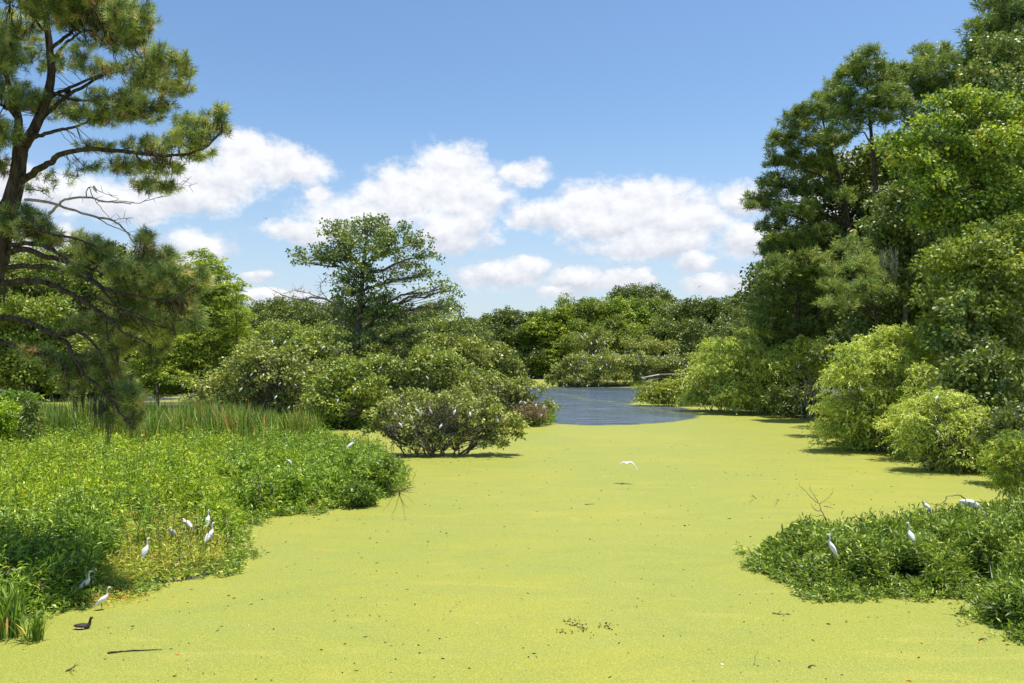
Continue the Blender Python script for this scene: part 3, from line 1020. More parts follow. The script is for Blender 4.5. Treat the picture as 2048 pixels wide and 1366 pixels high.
# its bare horizontal limbs
itree = bpy.data.objects['island_tree']
for pts, r0 in [([(690, 622), (655, 600), (630, 594), (600, 600), (570, 592), (545, 580)], 0.13), ([(640, 594), (610, 585), (585, 582), (560, 590)], 0.05), ([(655, 600), (640, 575), (650, 560)], 0.04),
                ([(600, 600), (625, 605), (650, 620), (700, 660)], 0.05), ([(760, 690), (790, 700), (820, 705), (845, 718)], 0.06), ([(800, 700), (815, 692), (822, 682)], 0.04)]:
    b = MB()
    c = resample([P(x, y, DT - 0.4) for x, y in pts], 14, 0.04, rr_)
    tube(b, c, np.linspace(r0, r0 * .25, 14), 6)
    st = c[rr_.integers(3, 14, 22)]
    prisms(b, st, st + unit(22, rr_) * [0.8, .6, .6] + [0, 0, .25], 0.022, 0.01)
    b.build('dead_branch', M['bark_pale'], itree, np.array(itree.location))


# ---- right hand forest
def FP(label, depth, lobes, trunk, mat='pine', style='needle', seed=1, r0=0.32, name='pine_tree', **kw):
    r = np.random.default_rng(seed)
    lobes = [(l[0], l[1], l[2] * 1.15, l[3] * 1.2) + tuple(l[4:]) for l in lobes]
    if style == 'broad' and name != 'forest_tree':
        lobes = [(l[0], l[1], l[2] * 0.9, l[3] * 0.85) + tuple(l[4:]) for l in lobes]
        for l in list(lobes):
            for _ in range(3):
                a_, k_ = r.uniform(-0.4, 3.6), r.uniform(0.9, 1.35)
                lobes.append((l[0] + math.cos(a_) * l[2] * k_, l[1] - math.sin(a_) * l[3] * k_, l[2] * r.uniform(.2, .42), l[3] * r.uniform(.18, .4), None, 0.9))
    lb = px_lobes(lobes, depth, r, 1.0, kw.pop('djit', 1.5))
    tp = [P(x, y, depth) for x, y in trunk]
    tp[0][2] = -0.1
    base = (tp[0][0], tp[0][1], 0.1)
    a = dict(dens=2.9, subr=0.45, nl=30, L=0.36, W=0.055, fill=0.3, zmin=-0.6, shell=(0.6, 1.05), twigs=True) if style == 'needle' else dict(dens=2.0, subr=0.55, nl=24, L=0.22, W=0.13, fill=0.3)
    a.update(kw)
    return tree(name, label, 'tree', base, lb, M[mat], M['bark'] if style == 'needle' else M['bark_grey'], style, trunk=tp, r0=r0, seed=seed, **a)


FP('rounded tall pine with a bare straight trunk, just left of the yellow-green tree', 66,
   [(1728, 130, 40, 26), (1700, 165, 34, 28), (1765, 160, 30, 26), (1680, 195, 24, 20), (1720, 205, 44, 24), (1775, 200, 38, 24), (1700, 235, 36, 16), (1750, 240, 30, 16), (1800, 215, 26, 18), (1690, 260, 30, 14, None, .6), (1670, 175, 16, 12),
    (1800, 290, 30, 14, None, .4)],
   [(1762, 850), (1758, 600), (1755, 448), (1748, 330), (1740, 240), (1732, 140)], seed=71, r0=0.36)
FP('broad-crowned tall pine behind the yellow-green tree, right of the highest pine', 72,
   [(1868, 112, 40, 22), (1842, 150, 40, 26), (1898, 145, 40, 28), (1800, 145, 22, 16), (1825, 190, 44, 26), (1885, 195, 48, 28), (1920, 190, 26, 30), (1815, 235, 34, 16, None, .6), (1870, 245, 46, 20), (1920, 240, 30, 26)],
   [(1880, 850), (1878, 600), (1872, 400), (1868, 250), (1866, 130)], seed=72, r0=0.36)
FP('high pine at the top right corner with ragged outer boughs', 54,
   [(1992, 12, 40, 16), (2030, 40, 34, 30), (1968, 62, 34, 20), (2000, 85, 44, 30), (1950, 95, 24, 20), (2040, 100, 30, 40), (2060, 20, 50, 60), (1965, 130, 34, 24), (2020, -40, 60, 30)],
   [(2075, 900), (2070, 600), (2060, 300), (2050, 100), (2045, 0)], seed=73, r0=0.38)
FP('leaning double-trunked pine forming the left edge of the right-hand forest', 75,
   [(1650, 195, 20, 16), (1625, 225, 30, 18), (1590, 248, 34, 20), (1655, 235, 34, 20), (1562, 285, 26, 16), (1612, 285, 42, 22), (1665, 285, 38, 24), (1546, 328, 18, 18), (1590, 325, 36, 22), (1640, 335, 40, 22),
    (1534, 372, 18, 16), (1575, 370, 36, 22), (1625, 385, 40, 20), (1508, 405, 24, 12), (1545, 410, 28, 18), (1500, 415, 12, 8), (1590, 425, 42, 22), (1545, 455, 26, 18), (1570, 490, 36, 22), (1536, 500, 22, 20), (1620, 470, 36, 24), (1680, 400, 30, 20, None, .5)],
   [(1712, 850), (1708, 600), (1696, 445), (1680, 360), (1655, 280), (1640, 215)], seed=74, r0=0.34)
FP('dense dark pine standing in front of the leaning pine, reaching down to the willow thicket', 73,
   [(1560, 540, 34, 28), (1535, 560, 22, 26), (1600, 550, 40, 30), (1530, 610, 30, 26), (1575, 610, 44, 30), (1640, 600, 44, 32), (1545, 655, 36, 28), (1600, 665, 46, 28), (1660, 660, 40, 28), (1640, 530, 40, 30), (1520, 650, 20, 20), (1690, 620, 40, 30)],
   [(1605, 850), (1602, 700), (1595, 600), (1590, 520)], seed=75, r0=0.25, dens=2.4)
FP('pale yellow-green pine with feathery boughs in the dark gap of the forest', 52,
   [(1700, 495, 30, 16), (1730, 520, 34, 18), (1690, 540, 40, 18), (1745, 550, 30, 16), (1710, 575, 36, 16), (1680, 610, 40, 12), (1725, 600, 26, 14), (1665, 570, 24, 14), (1760, 580, 20, 12)],
   [(1765, 850), (1760, 700), (1745, 600), (1715, 500)], mat='pine_light', seed=76, r0=0.16, dens=2.4, subr=0.34, nl=26, L=0.27, W=0.035, djit=1.0)
# broadleaved trees
FP('bright yellow-green broadleaf tree at the right edge of the photo below the tall pines', 47,
   [(1905, 215, 34, 22), (1950, 225, 44, 30), (2000, 235, 40, 34), (1880, 260, 36, 26), (1935, 280, 50, 34), (1990, 300, 50, 38), (1845, 290, 30, 24), (1895, 325, 44, 30), (2030, 290, 34, 44), (1830, 330, 34, 22), (1945, 360, 50, 34), (2005, 380, 46, 40),
    (1870, 375, 40, 26), (1920, 420, 46, 34), (1985, 450, 46, 38), (1880, 440, 36, 30), (2040, 420, 30, 40), (1930, 490, 44, 30), (1800, 300, 26, 18, None, .6)],
   [(1985, 950), (1982, 700), (1975, 500), (1965, 350), (1960, 240)], mat='yellow', style='broad', seed=77, r0=0.3, name='broadleaf_tree', L=0.17, W=0.09, dens=2.1, nl=26, subr=0.5)
FP('silvery green glossy-leaved tree between the top right pine and the yellow-green tree', 51,
   [(1990, 120, 40, 30), (2030, 150, 40, 40), (1965, 165, 34, 24), (2005, 190, 44, 34), (2045, 210, 34, 40), (1975, 215, 30, 22)],
   [(2030, 900), (2030, 500), (2025, 300), (2015, 150)], mat='gloss', style='broad', seed=78, r0=0.28, name='broadleaf_tree', L=0.19, W=0.10, dens=2.4)
FP('glossy mid-green tree below the highest pine with pale upturned leaves', 56,
   [(1790, 400, 34, 28), (1830, 410, 38, 30), (1775, 450, 36, 30), (1825, 465, 44, 34), (1760, 500, 34, 30), (1800, 520, 46, 34), (1850, 510, 40, 36), (1790, 575, 46, 36), (1850, 580, 46, 40)],
   [(1815, 880), (1812, 700), (1808, 500), (1805, 400)], mat='gloss', style='broad', seed=79, r0=0.25, name='broadleaf_tree', L=0.2, W=0.11)
FP('mid-green broadleaf tree at the right edge below the yellow-green crown', 43,
   [(1900, 540, 40, 34), (1950, 560, 44, 38), (2000, 540, 44, 38), (2040, 580, 34, 50), (1890, 600, 44, 38), (1960, 630, 50, 40), (2020, 660, 44, 44), (1900, 660, 42, 34), (1985, 700, 50, 36), (1960, 500, 36, 30), (2035, 490, 34, 40)],
   [(2000, 980), (1995, 800), (1985, 650), (1975, 540)], mat='mid', style='broad', seed=80, r0=0.22, name='broadleaf_tree', L=0.17, W=0.095, dens=2.3)
FP('pale-leaved small tree lit against the dark forest gap behind the largest willow', 41,
   [(1890, 645, 24, 26), (1915, 625, 26, 24), (1930, 665, 30, 28), (1895, 690, 24, 22), (1945, 705, 30, 24)],
   [(1925, 960), (1922, 850), (1915, 750), (1912, 640)], mat='gloss', style='broad', seed=81, r0=0.1, name='small_tree', L=0.16, W=0.09, dens=2.6, subr=0.35)
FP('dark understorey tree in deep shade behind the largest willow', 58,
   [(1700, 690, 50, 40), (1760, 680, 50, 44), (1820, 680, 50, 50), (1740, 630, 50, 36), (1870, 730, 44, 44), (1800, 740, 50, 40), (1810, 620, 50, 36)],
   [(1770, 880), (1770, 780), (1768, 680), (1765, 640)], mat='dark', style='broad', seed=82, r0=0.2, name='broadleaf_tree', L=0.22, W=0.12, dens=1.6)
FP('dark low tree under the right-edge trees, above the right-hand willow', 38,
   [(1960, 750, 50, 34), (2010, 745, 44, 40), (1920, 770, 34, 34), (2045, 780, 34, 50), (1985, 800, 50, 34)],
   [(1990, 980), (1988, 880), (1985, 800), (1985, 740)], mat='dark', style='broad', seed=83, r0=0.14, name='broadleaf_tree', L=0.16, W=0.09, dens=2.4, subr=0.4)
# backing trees that close the forest behind
for i, (x, d, top, w, mt) in enumerate([(1600, 82, 470, 60, 'dark'), (1690, 80, 330, 60, 'dark'), (1790, 84, 290, 60, 'mid'), (1880, 80, 300, 60, 'dark'), (1970, 74, 250, 70, 'dark'), (2070, 66, 200, 70, 'mid'), (1560, 90, 560, 50, 'dark'), (2150, 60, 100, 90, 'dark')]):
    r = np.random.default_rng(300 + i)
    lb = []
    y = top + 25
    while y < 780:
        for dx in (-0.6, 0.1, 0.7):
            lb.append((x + dx * w + r.uniform(-12, 12), y + r.uniform(-18, 18), w * 0.55, 36, r.uniform(-2, 2)))
        y += 58
    FP(['deep forest tree filling the gap beneath the tall pines', 'deep forest tree far right behind the broadleaf trees'][x > 1850], d, lb,
       [(x, 830), (x, 700), (x, 500 if top < 450 else 650), (x, top + 20)], mat=mt, style='broad', seed=310 + i, name='forest_tree', L=0.3, W=0.17, dens=0.95, subr=0.65, nl=22, group='background trees of the right-hand forest', nbranch=4)
mroot = empty('hanging_moss', P(1782, 505, 51), 'pale hanging moss beside the feathery pine in the dark forest gap', 'moss')
r = np.random.default_rng(91)
b = MB()
c0 = P(1782, 505, 51)
for k in range(16):
    a = P(1782 + r.normal() * 11, 500 + r.uniform(-10, 10), 51 + r.uniform(-.4, .4))
    ln = r.uniform(0.7, 1.9)
    m = 40
    pos = a + np.stack([r.normal(size=m) * 0.05, r.normal(size=m) * 0.05, -ln * r.random(m)], -1)
    b.quads(leaves(pos, np.array([0, 0, -1.0]) + unit(m, r) * 0.4, 0.3, 0.03, 0, r=r), r.random(m))
b.build('strands', leaf_mat('pale_moss', [(0, (0.16, 0.18, 0.12)), (1, (0.34, 0.36, 0.26))], 0.3, 0.9, 0.1, (1, 1, 1), 1.0), mroot, c0)
# red autumn spray in the pines
c = P(1905, 195, 64)
r = np.random.default_rng(9)
q = leaves(c + r.normal(size=(160, 3)) * [0.45, 0.4, 0.35], unit(160, r), 0.2, 0.09, 0.1, r=r)
rt = empty('vine', c, 'small spray of dark red leaves high in the broad-crowned pine', 'vine')
MB().quads(q, r.random(160)).build('leaf_cluster', M['red'], rt, c)

# ---- left background trees
def BT(label, x, top, wpx, base_y, depth, mat, style='broad', seed=1, name='broadleaf_tree', group=None, **kw):
    r = np.random.default_rng(seed)
    lb = []
    s = FPX / depth
    y = top + wpx * 0.22
    bottom = min(base_y - 8, 718 + (H - 0.8) * s)
    n = 0
    while y < bottom:
        f = (y - top) / max(1, bottom - top)
        ww = wpx * (0.55 + 0.55 * math.sin(min(1.0, 0.15 + f * 1.2) * math.pi * 0.62))
        k = 2 if f < 0.12 else 3
        for j in range(k):
            dx = (j - (k - 1) / 2) * ww * 0.62 + r.uniform(-.1, .1) * wpx
            lb.append((x + dx, y + r.uniform(-.1, .1) * wpx, ww * 0.40, wpx * 0.28, r.uniform(-.25, .25) * wpx / s))
        y += wpx * 0.36
        n += 1
    a = dict(dens=1.1, subr=0.62, nl=22, L=0.28, W=0.16, fill=0.25)
    a.update(kw)
    lobes = px_lobes(lb, depth, r, 1.1)
    base = P(x, 718, depth)
    return tree(name, label, 'tree', (base[0], depth, 0.15), lobes, M[mat], M['bark_grey'], style, r0=0.28, seed=seed, group=group, nbranch=kw.pop('nb', 6) if 'nb' in kw else 6, **a)


FP('tall feathery cone-shaped cypress right of the near pine boughs', 78,
   [(402, 512, 16, 10), (415, 530, 26, 12), (395, 545, 28, 14), (430, 552, 30, 14), (408, 572, 36, 16), (450, 578, 22, 14), (380, 590, 36, 18), (430, 602, 40, 18), (462, 612, 22, 14), (390, 630, 44, 20), (445, 640, 38, 18), (360, 660, 44, 22), (415, 672, 46, 22), (468, 668, 26, 16), (385, 705, 50, 22), (445, 708, 42, 22), (350, 725, 46, 22), (410, 745, 50, 22), (465, 745, 30, 20), (370, 775, 46, 18), (430, 780, 44, 16)],
   [(405, 830), (405, 720), (404, 600), (403, 515)], mat='cyp', style='spray', seed=401, r0=0.3, name='cypress_tree', subr=0.8, nl=44, L=0.2, W=0.062, dens=1.5, nbranch=10)
FP('shorter feathery cypress leaning beside the cone-shaped cypress, nearest the island shrubs', 76,
   [(470, 575, 14, 10), (474, 600, 18, 12), (478, 632, 22, 14), (480, 665, 24, 16), (478, 700, 28, 18), (484, 735, 26, 16), (470, 765, 28, 16)],
   [(474, 830), (474, 700), (472, 580)], mat='cyp', style='spray', seed=402, r0=0.16, name='cypress_tree', subr=0.7, nl=40, L=0.2, W=0.06, dens=1.6, nbranch=5)
FP('low spreading cypress with layered boughs left of the cone-shaped cypress', 74,
   [(300, 660, 40, 14), (340, 680, 44, 14), (290, 700, 44, 16), (330, 720, 50, 16), (280, 745, 46, 16), (330, 760, 50, 16), (300, 785, 46, 12), (260, 770, 34, 14)],
   [(315, 830), (315, 740), (310, 655)], mat='cyp', style='spray', seed=403, r0=0.18, name='cypress_tree', subr=0.8, nl=40, L=0.2, W=0.06, dens=1.3, nbranch=6)
GL = 'background trees on the left shore'
for i, (x, top, w, d, mt) in enumerate([(30, 500, 110, 112, 'mid'), (120, 520, 110, 108, 'mid'), (215, 500, 110, 116, 'dark'), (300, 530, 100, 112, 'mid'), (70, 600, 100, 96, 'mid'), (-50, 520, 120, 104, 'dark'), (180, 620, 90, 106, 'dark'),
                                      (260, 640, 90, 109, 'dark'), (10, 640, 90, 98, 'dark'), (130, 690, 80, 102, 'gloss'), (360, 560, 90, 118, 'dark')]):
    BT({'mid': 'mid-green tree on left shore seen through near pine boughs', 'dark': 'dark green tree on left shore seen through near pine boughs',
        'yellow': 'yellow-green tree on the left shore seen through the near pine boughs', 'gloss': 'low glossy tree at the water edge of the left shore'}[mt], x, top, w, 800, d, mt, 'broad', 420 + i, group=GL if mt in ('mid', 'dark') else None)

# ---- far tree line
FARG = 'trees of the far tree line'
far = [  # x, top y, width px, depth, material, style
    (480, 625, 90, 150, 'dark'), (520, 606, 90, 160, 'dark'), (575, 612, 80, 165, 'dark'), (620, 604, 90, 160, 'dark'), (665, 612, 90, 168, 'dark'), (720, 620, 80, 165, 'dark'), (500, 665, 70, 128, 'mid'), (560, 650, 60, 122, 'mid'), (610, 655, 60, 118, 'mid'), (645, 660, 60, 116, 'mid'), (540, 680, 60, 118, 'dark'),
    (820, 618, 90, 150, 'dark'), (880, 612, 80, 120, 'dark'), (900, 650, 60, 112, 'dark'), (845, 640, 80, 112, 'mid'), (790, 650, 70, 116, 'dark'), (930, 648, 60, 190, 'dark'), (965, 640, 60, 215, 'dark'),
    (1000, 626, 60, 212, 'dark'), (1045, 630, 66, 210, 'dark'), (1085, 640, 56, 214, 'dark'), (1020, 660, 56, 206, 'dark'), (1065, 665, 56, 207, 'dark'), (1110, 615, 62, 205, 'cyp'), (1150, 602, 62, 208, 'mid'), (1185, 606, 62, 205, 'mid'), (1225, 610, 62, 204, 'mid'),
    (1255, 600, 62, 202, 'yellow'), (1240, 640, 60, 198, 'mid'), (1140, 655, 66, 200, 'cyp'), (1190, 650, 66, 198, 'mid'), (1290, 612, 60, 204, 'mid'), (1335, 606, 60, 206, 'mid'), (1375, 618, 56, 205, 'dark'), (1300, 655, 62, 196, 'mid'), (1350, 650, 62, 196, 'dark'), (1400, 608, 60, 204, 'dark'), (1445, 596, 60, 200, 'dark'), (1490, 590, 56, 190, 'dark'),
    (1420, 645, 60, 180, 'dark'), (1470, 640, 60, 170, 'dark'), (1520, 600, 56, 160, 'dark'), (1100, 700, 50, 200, 'dark'), (1060, 705, 44, 203, 'dark'), (1560, 620, 60, 120, 'dark'), (1500, 640, 60, 130, 'dark')]
for i, (x, top, w, d, mt) in enumerate(far):
    if mt == 'yellow':
        lab = 'yellow-topped tree in front of the round-topped tree in the far tree line'
    elif x < 700:
        lab = {'dark': 'dark round tree in far tree line left of lone island tree', 'mid': 'lighter young tree just behind the island, left of lone tree'}[mt]
    elif x < 960:
        lab = {'dark': 'dark conical tree behind the island right of the lone tree', 'mid': 'mid-green tree behind the island right of the lone tree'}[mt]
    elif x < 1100:
        lab = 'dark tree at the far end of the open water'
    else:
        lab = {'dark': 'dark green tree in far line between open water and right-hand forest', 'mid': 'mid-green tree in the far line behind the nesting island', 'cyp': 'light feathery tree in the far line behind the nesting island'}[mt]
    k = 0.25 * d / 200 + 0.02
    BT(lab, x, top, w, 770, d, mt, 'spray' if mt == 'cyp' else 'broad', 500 + i, 'far_tree', None if mt == 'yellow' else FARG, L=k * 1.25, W=k * 0.7, subr=0.30 + d * 0.0026, dens=0.75 if d > 150 else 1.1, nl=20)
# round-topped live oak above the line
lb = px_lobes([(1250, 592, 32, 14), (1285, 586, 34, 13), (1320, 596, 24, 13), (1265, 605, 40, 14), (1310, 608, 34, 13), (1232, 606, 18, 12), (1338, 606, 12, 9)], 214, rr_, 1.0, 2)
tree('far_tree', 'round flat-topped tree rising above the rest of the far tree line', 'tree', (P(1282, 718, 214)[0], 214), lb, M['dark'], M['bark_grey'], 'broad', seed=600, r0=0.4, L=0.34, W=0.2, dens=0.7, subr=0.8, nl=20)

# ---- shrubs
SH = 'shrubs of the nesting island'


def SB(label, depth, lobes, base, mat, seed, style='broad', group=None, djit=0.8, name='shrub', **kw):
    r = np.random.default_rng(seed)
    rag = []
    for l in lobes:        # ragged outline: small outlying sprays round every mass
        for _ in range(3):
            a_ = r.uniform(-0.3, 3.5)
            k_ = r.uniform(0.85, 1.35)
            rag.append((l[0] + math.cos(a_) * l[2] * k_, l[1] - math.sin(a_) * l[3] * k_, l[2] * r.uniform(.2, .4), l[3] * r.uniform(.2, .45), None, 0.8))
    lb = px_lobes(list(lobes) + rag, depth, r, 1.0, djit)
    bs = P(base, 718, depth)
    a = dict(dens=3.4, subr=0.34, nl=16, L=0.15, W=0.085, fill=0.3, zmin=-0.45, nstem=9, rs=0.045, twigd=150)
    a.update(kw)
    if mat in ('olive', 'mid'):
        a['dens'] *= 0.8
        lobes = [(l[0], l[1], l[2], l[3] * 0.9) + tuple(l[4:]) for l in lobes]
    if style == 'willow':
        lobes = [(l[0], l[1], l[2] * 1.12, l[3] * 1.12) + tuple(l[4:]) for l in lobes]
        a['W'] *= 1.05; a['dens'] *= 1.7; a['twigd'] = a['twigd'] // 2
    return shrub(name, label, (bs[0], depth), lb, M[mat], style, seed, group=group, **a)


SB('near nesting shrub standing alone in the duckweed before the island, its crooked pale stems showing', 41.5,
   [(815, 812, 34, 16), (862, 805, 34, 14), (915, 812, 36, 16), (962, 822, 34, 16), (1005, 842, 26, 14), (775, 845, 32, 18), (830, 850, 44, 22), (890, 850, 46, 24), (950, 856, 44, 20), (1008, 868, 22, 12, None, .7), (985, 888, 20, 8, None, .5), (800, 882, 34, 14), (850, 890, 36, 16), (905, 882, 30, 14, None, .8), (762, 866, 22, 12, None, .6), (1030, 852, 14, 8, None, .5)],
   870, 'olive', 701, dens=1.7, subr=0.26, nl=17, L=0.13, W=0.07, nstem=16, rs=0.05, twigd=420, zmin=-0.7, shell=(0.4, 1.05))
SB('bright green rounded shrub at the front left of the island beside the duckweed pocket', 57.5,
   [(660, 780, 40, 26), (640, 815, 36, 26), (690, 815, 44, 28), (640, 838, 30, 16), (690, 842, 40, 14), (700, 760, 34, 22), (735, 780, 30, 24)], 670, 'mid', 702, dens=4.2, L=0.16, W=0.10, nl=17)
SB('broad green shrub mass under the lone tree at the middle of the island', 62,
   [(760, 750, 44, 24), (820, 735, 46, 24), (880, 730, 46, 24), (700, 745, 40, 22), (780, 785, 44, 28), (850, 775, 50, 30), (910, 770, 46, 30), (960, 765, 38, 28)], 830, 'mid', 703, dens=3.2, L=0.16, W=0.095)
SB('tall shrub at the back right of the island with egrets on its shoulder', 66,
   [(880, 700, 40, 20), (930, 700, 40, 18), (970, 712, 34, 18), (1005, 730, 30, 20), (930, 735, 46, 24), (985, 760, 40, 26), (1030, 760, 26, 22)], 950, 'olive', 704, dens=3.0, L=0.17, W=0.1)
SB('brown and green shrub at the right tip of the island beside the open water', 60.5,
   [(1010, 790, 38, 26), (1050, 785, 28, 24), (1045, 815, 34, 20), (1080, 826, 24, 16), (1005, 825, 36, 22), (1040, 838, 40, 10), (965, 800, 34, 30)], 1030, 'olive', 705, dens=2.6, nstem=12, twigd=220, L=0.15, W=0.08)
SB('grey-green twiggy nesting shrub at the left end of the island, dotted with egrets', 61,
   [(520, 720, 44, 22), (570, 720, 44, 22), (480, 745, 40, 26), (540, 755, 50, 30), (600, 750, 40, 28), (490, 785, 44, 28), (550, 795, 50, 28), (600, 800, 36, 30), (470, 815, 40, 22), (530, 828, 50, 18), (590, 835, 40, 16)], 540, 'olive', 706, dens=2.5, nstem=14, twigd=220, L=0.16, W=0.09)
SB('leafy shrub behind the twiggy nesting shrub, below the lone tree', 69,
   [(620, 715, 36, 18), (660, 705, 30, 16), (640, 740, 40, 20), (680, 735, 30, 18), (600, 690, 30, 14)], 640, 'mid', 707, dens=3.0, L=0.17, W=0.1)
SB('dense dark shrub between the lone tree trunk and the tall back shrub', 72,
   [(740, 715, 34, 16), (780, 712, 36, 16), (830, 700, 34, 18), (860, 715, 34, 18)], 790, 'olive', 708, dens=2.6, L=0.17, W=0.1)
SB('low olive thicket along the waterline at the middle of the island', 58.5,
   [(750, 815, 40, 26), (800, 812, 44, 28), (740, 842, 36, 12), (790, 845, 40, 12), (850, 830, 40, 22), (900, 815, 44, 26), (950, 830, 40, 22), (720, 800, 30, 26)], 820, 'olive', 709, dens=3.0, L=0.15, W=0.08, nstem=10, twigd=200)
SB('pale green thicket filling the left of the island under the cypress trees', 63,
   [(430, 770, 36, 26), (470, 760, 36, 26), (450, 800, 44, 24), (500, 700, 30, 18), (590, 770, 40, 30), (640, 770, 30, 26), (420, 805, 36, 20)], 480, 'olive', 710, dens=2.8, L=0.16, W=0.085, nstem=10, twigd=160)
# brown dead undergrowth under the island shrubs
b = MB()
r = np.random.default_rng(77)
for (x, y, rx, ry, n) in [(745, 810, 40, 30, 500), (1060, 825, 40, 20, 600), (780, 840, 40, 14, 300), (1010, 838, 40, 10, 300)]:
    c = P(x, y, 59.3)
    p = c + unit(n, r) * (r.random(n) ** .4)[:, None] * [rx * 59 / FPX, 0.9, ry * 59 / FPX]
    p[:, 2] = np.maximum(p[:, 2], 0.05)
    b.quads(leaves(p, unit(n, r), 0.22, 0.06, 0.1, r=r), r.random(n))
    prisms(b, p, p + unit(n, r) * 0.45, 0.014, 0.007, 0.9)
tag(b.build('dead_brush', M['dead']), 'reddish brown dead twigs and leaves under the island shrubs', 'brush', kind='stuff')

SB('far shrub covered with tiny white birds beyond the open water, away from the boardwalk', 143,
   [(1130, 745, 34, 14), (1170, 730, 36, 16), (1150, 760, 44, 12), (1200, 750, 40, 20), (1110, 765, 22, 8), (1215, 720, 30, 14)], 1160, 'olive', 711, dens=1.7, subr=0.5, L=0.24, W=0.13, nstem=5, twigd=120, rs=0.05)
SB('far shrub covered with tiny white birds beyond the open water, nearer the boardwalk', 146,
   [(1245, 725, 36, 16), (1285, 730, 34, 18), (1320, 728, 34, 16), (1360, 735, 34, 18), (1260, 755, 40, 18), (1310, 758, 40, 16), (1360, 762, 36, 14)], 1300, 'olive', 712, dens=1.7, subr=0.5, L=0.24, W=0.13, nstem=5, twigd=120, rs=0.05)
SB('brownish treetop shrub with roosting birds rising behind the far nesting island', 160,
   [(1170, 690, 26, 16), (1200, 680, 26, 16), (1180, 712, 34, 12), (1290, 690, 36, 16), (1320, 700, 30, 14)], 1190, 'olive', 713, dens=1.4, subr=0.5, L=0.26, W=0.14, nstem=4, twigd=80)
SB('yellow-brown low bush on the shore in front of the boardwalk', 85,
   [(1310, 782, 26, 16), (1345, 775, 30, 16), (1380, 780, 28, 18), (1320, 797, 34, 10), (1365, 800, 36, 10), (1295, 795, 14, 10)], 1340, 'herb_o', 714, 'willow', dens=2.6, subr=0.32, nl=14, L=0.2, W=0.06, twigd=160)
WG = 'willows along the right shore'
SB('rounded olive-green willow right of the boardwalk end', 77,
   [(1420, 725, 38, 22), (1460, 705, 40, 22), (1400, 755, 34, 26), (1445, 755, 44, 30), (1420, 785, 44, 20), (1400, 800, 34, 10), (1450, 805, 40, 12), (1440, 690, 26, 12)], 1430, 'willow', 715, 'willow', dens=2.0, subr=0.42, nl=20, L=0.2, W=0.055, twigd=120, name='willow')
SB('wide pale willow in the middle of the right shore, left of the shaded inlet', 72.5,
   [(1490, 690, 40, 20), (1530, 715, 40, 24), (1480, 735, 46, 28), (1540, 750, 40, 28), (1490, 775, 46, 26), (1540, 790, 34, 22), (1465, 795, 36, 18), (1500, 808, 44, 14), (1550, 812, 34, 12), (1565, 730, 22, 24), (1510, 668, 24, 10)], 1500, 'willow', 716, 'willow', dens=2.0, subr=0.42, nl=20, L=0.2, W=0.055, twigd=160, name='willow')
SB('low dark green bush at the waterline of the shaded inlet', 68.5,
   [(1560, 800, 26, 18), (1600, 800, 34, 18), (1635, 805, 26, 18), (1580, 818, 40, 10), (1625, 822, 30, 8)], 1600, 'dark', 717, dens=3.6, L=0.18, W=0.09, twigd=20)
SB('young drooping cypress in the shaded inlet with pale bare stems', 66,
   [(1610, 700, 24, 20), (1640, 715, 24, 20), (1595, 725, 20, 20), (1650, 745, 20, 22), (1600, 755, 18, 12, None, .5)], 1625, 'cyp', 718, 'willow', dens=1.6, subr=0.4, nl=18, L=0.2, W=0.055, nstem=8, wood=M['bark_pale'], rs=0.06, twigd=60, name='cypress_shrub')
SB('largest feathery pale green willow leaning over the duckweed on the right shore', 43.5,
   [(1800, 668, 22, 16), (1760, 690, 34, 22), (1820, 700, 34, 26), (1710, 720, 40, 24), (1770, 730, 50, 34), (1840, 745, 34, 34), (1690, 765, 36, 32), (1740, 785, 50, 38), (1800, 800, 46, 38), (1675, 820, 30, 34), (1720, 845, 50, 30), (1780, 850, 46, 30), (1662, 865, 26, 20), (1700, 880, 44, 18), (1820, 860, 40, 30), (1740, 892, 44, 10), (1765, 875, 40, 18)],
   1760, 'willow', 719, 'willow', dens=5.0, subr=0.30, nl=22, L=0.14, W=0.034, twigd=200, nstem=12, name='willow', zmin=-0.7)
SB('darker green willow shaded behind the top of the largest willow', 47,
   [(1870, 700, 30, 26), (1900, 740, 34, 34), (1875, 770, 34, 30), (1925, 770, 26, 26)], 1890, 'mid', 720, 'willow', dens=4.0, subr=0.32, nl=20, L=0.16, W=0.04, name='willow')
SB('olive feathery willow with nesting birds overhanging the water right of the largest willow', 35.5,
   [(1850, 820, 36, 26), (1895, 815, 40, 28), (1850, 862, 40, 30), (1905, 865, 44, 32), (1950, 850, 34, 30), (1870, 905, 40, 26), (1925, 915, 44, 26), (1965, 900, 30, 30), (1900, 940, 34, 14), (1950, 945, 30, 16), (1835, 890, 26, 20)],
   1910, 'willow', 721, 'willow', dens=6.5, subr=0.25, nl=20, L=0.12, W=0.03, twigd=320, nstem=14, name='willow', zmin=-0.7)
SB('yellow-green willow behind the olive willow, under the dark low tree', 38,
   [(1960, 785, 30, 20), (2000, 780, 34, 22), (2035, 800, 30, 26), (1985, 815, 30, 18), (2030, 760, 26, 16)], 1995, 'cyp', 722, 'willow', dens=5.5, subr=0.3, nl=20, L=0.14, W=0.035, name='willow')
SB('mid-height willow filling the slope between the largest willow and the olive willow', 40,
   [(1850, 770, 34, 26), (1890, 780, 34, 26), (1840, 815, 36, 28), (1880, 825, 36, 26), (1925, 800, 30, 24), (1800, 850, 36, 26), (1830, 880, 34, 20)],
   1860, 'willow', 725, 'willow', dens=5.0, subr=0.28, nl=20, L=0.13, W=0.033, twigd=80, name='willow')
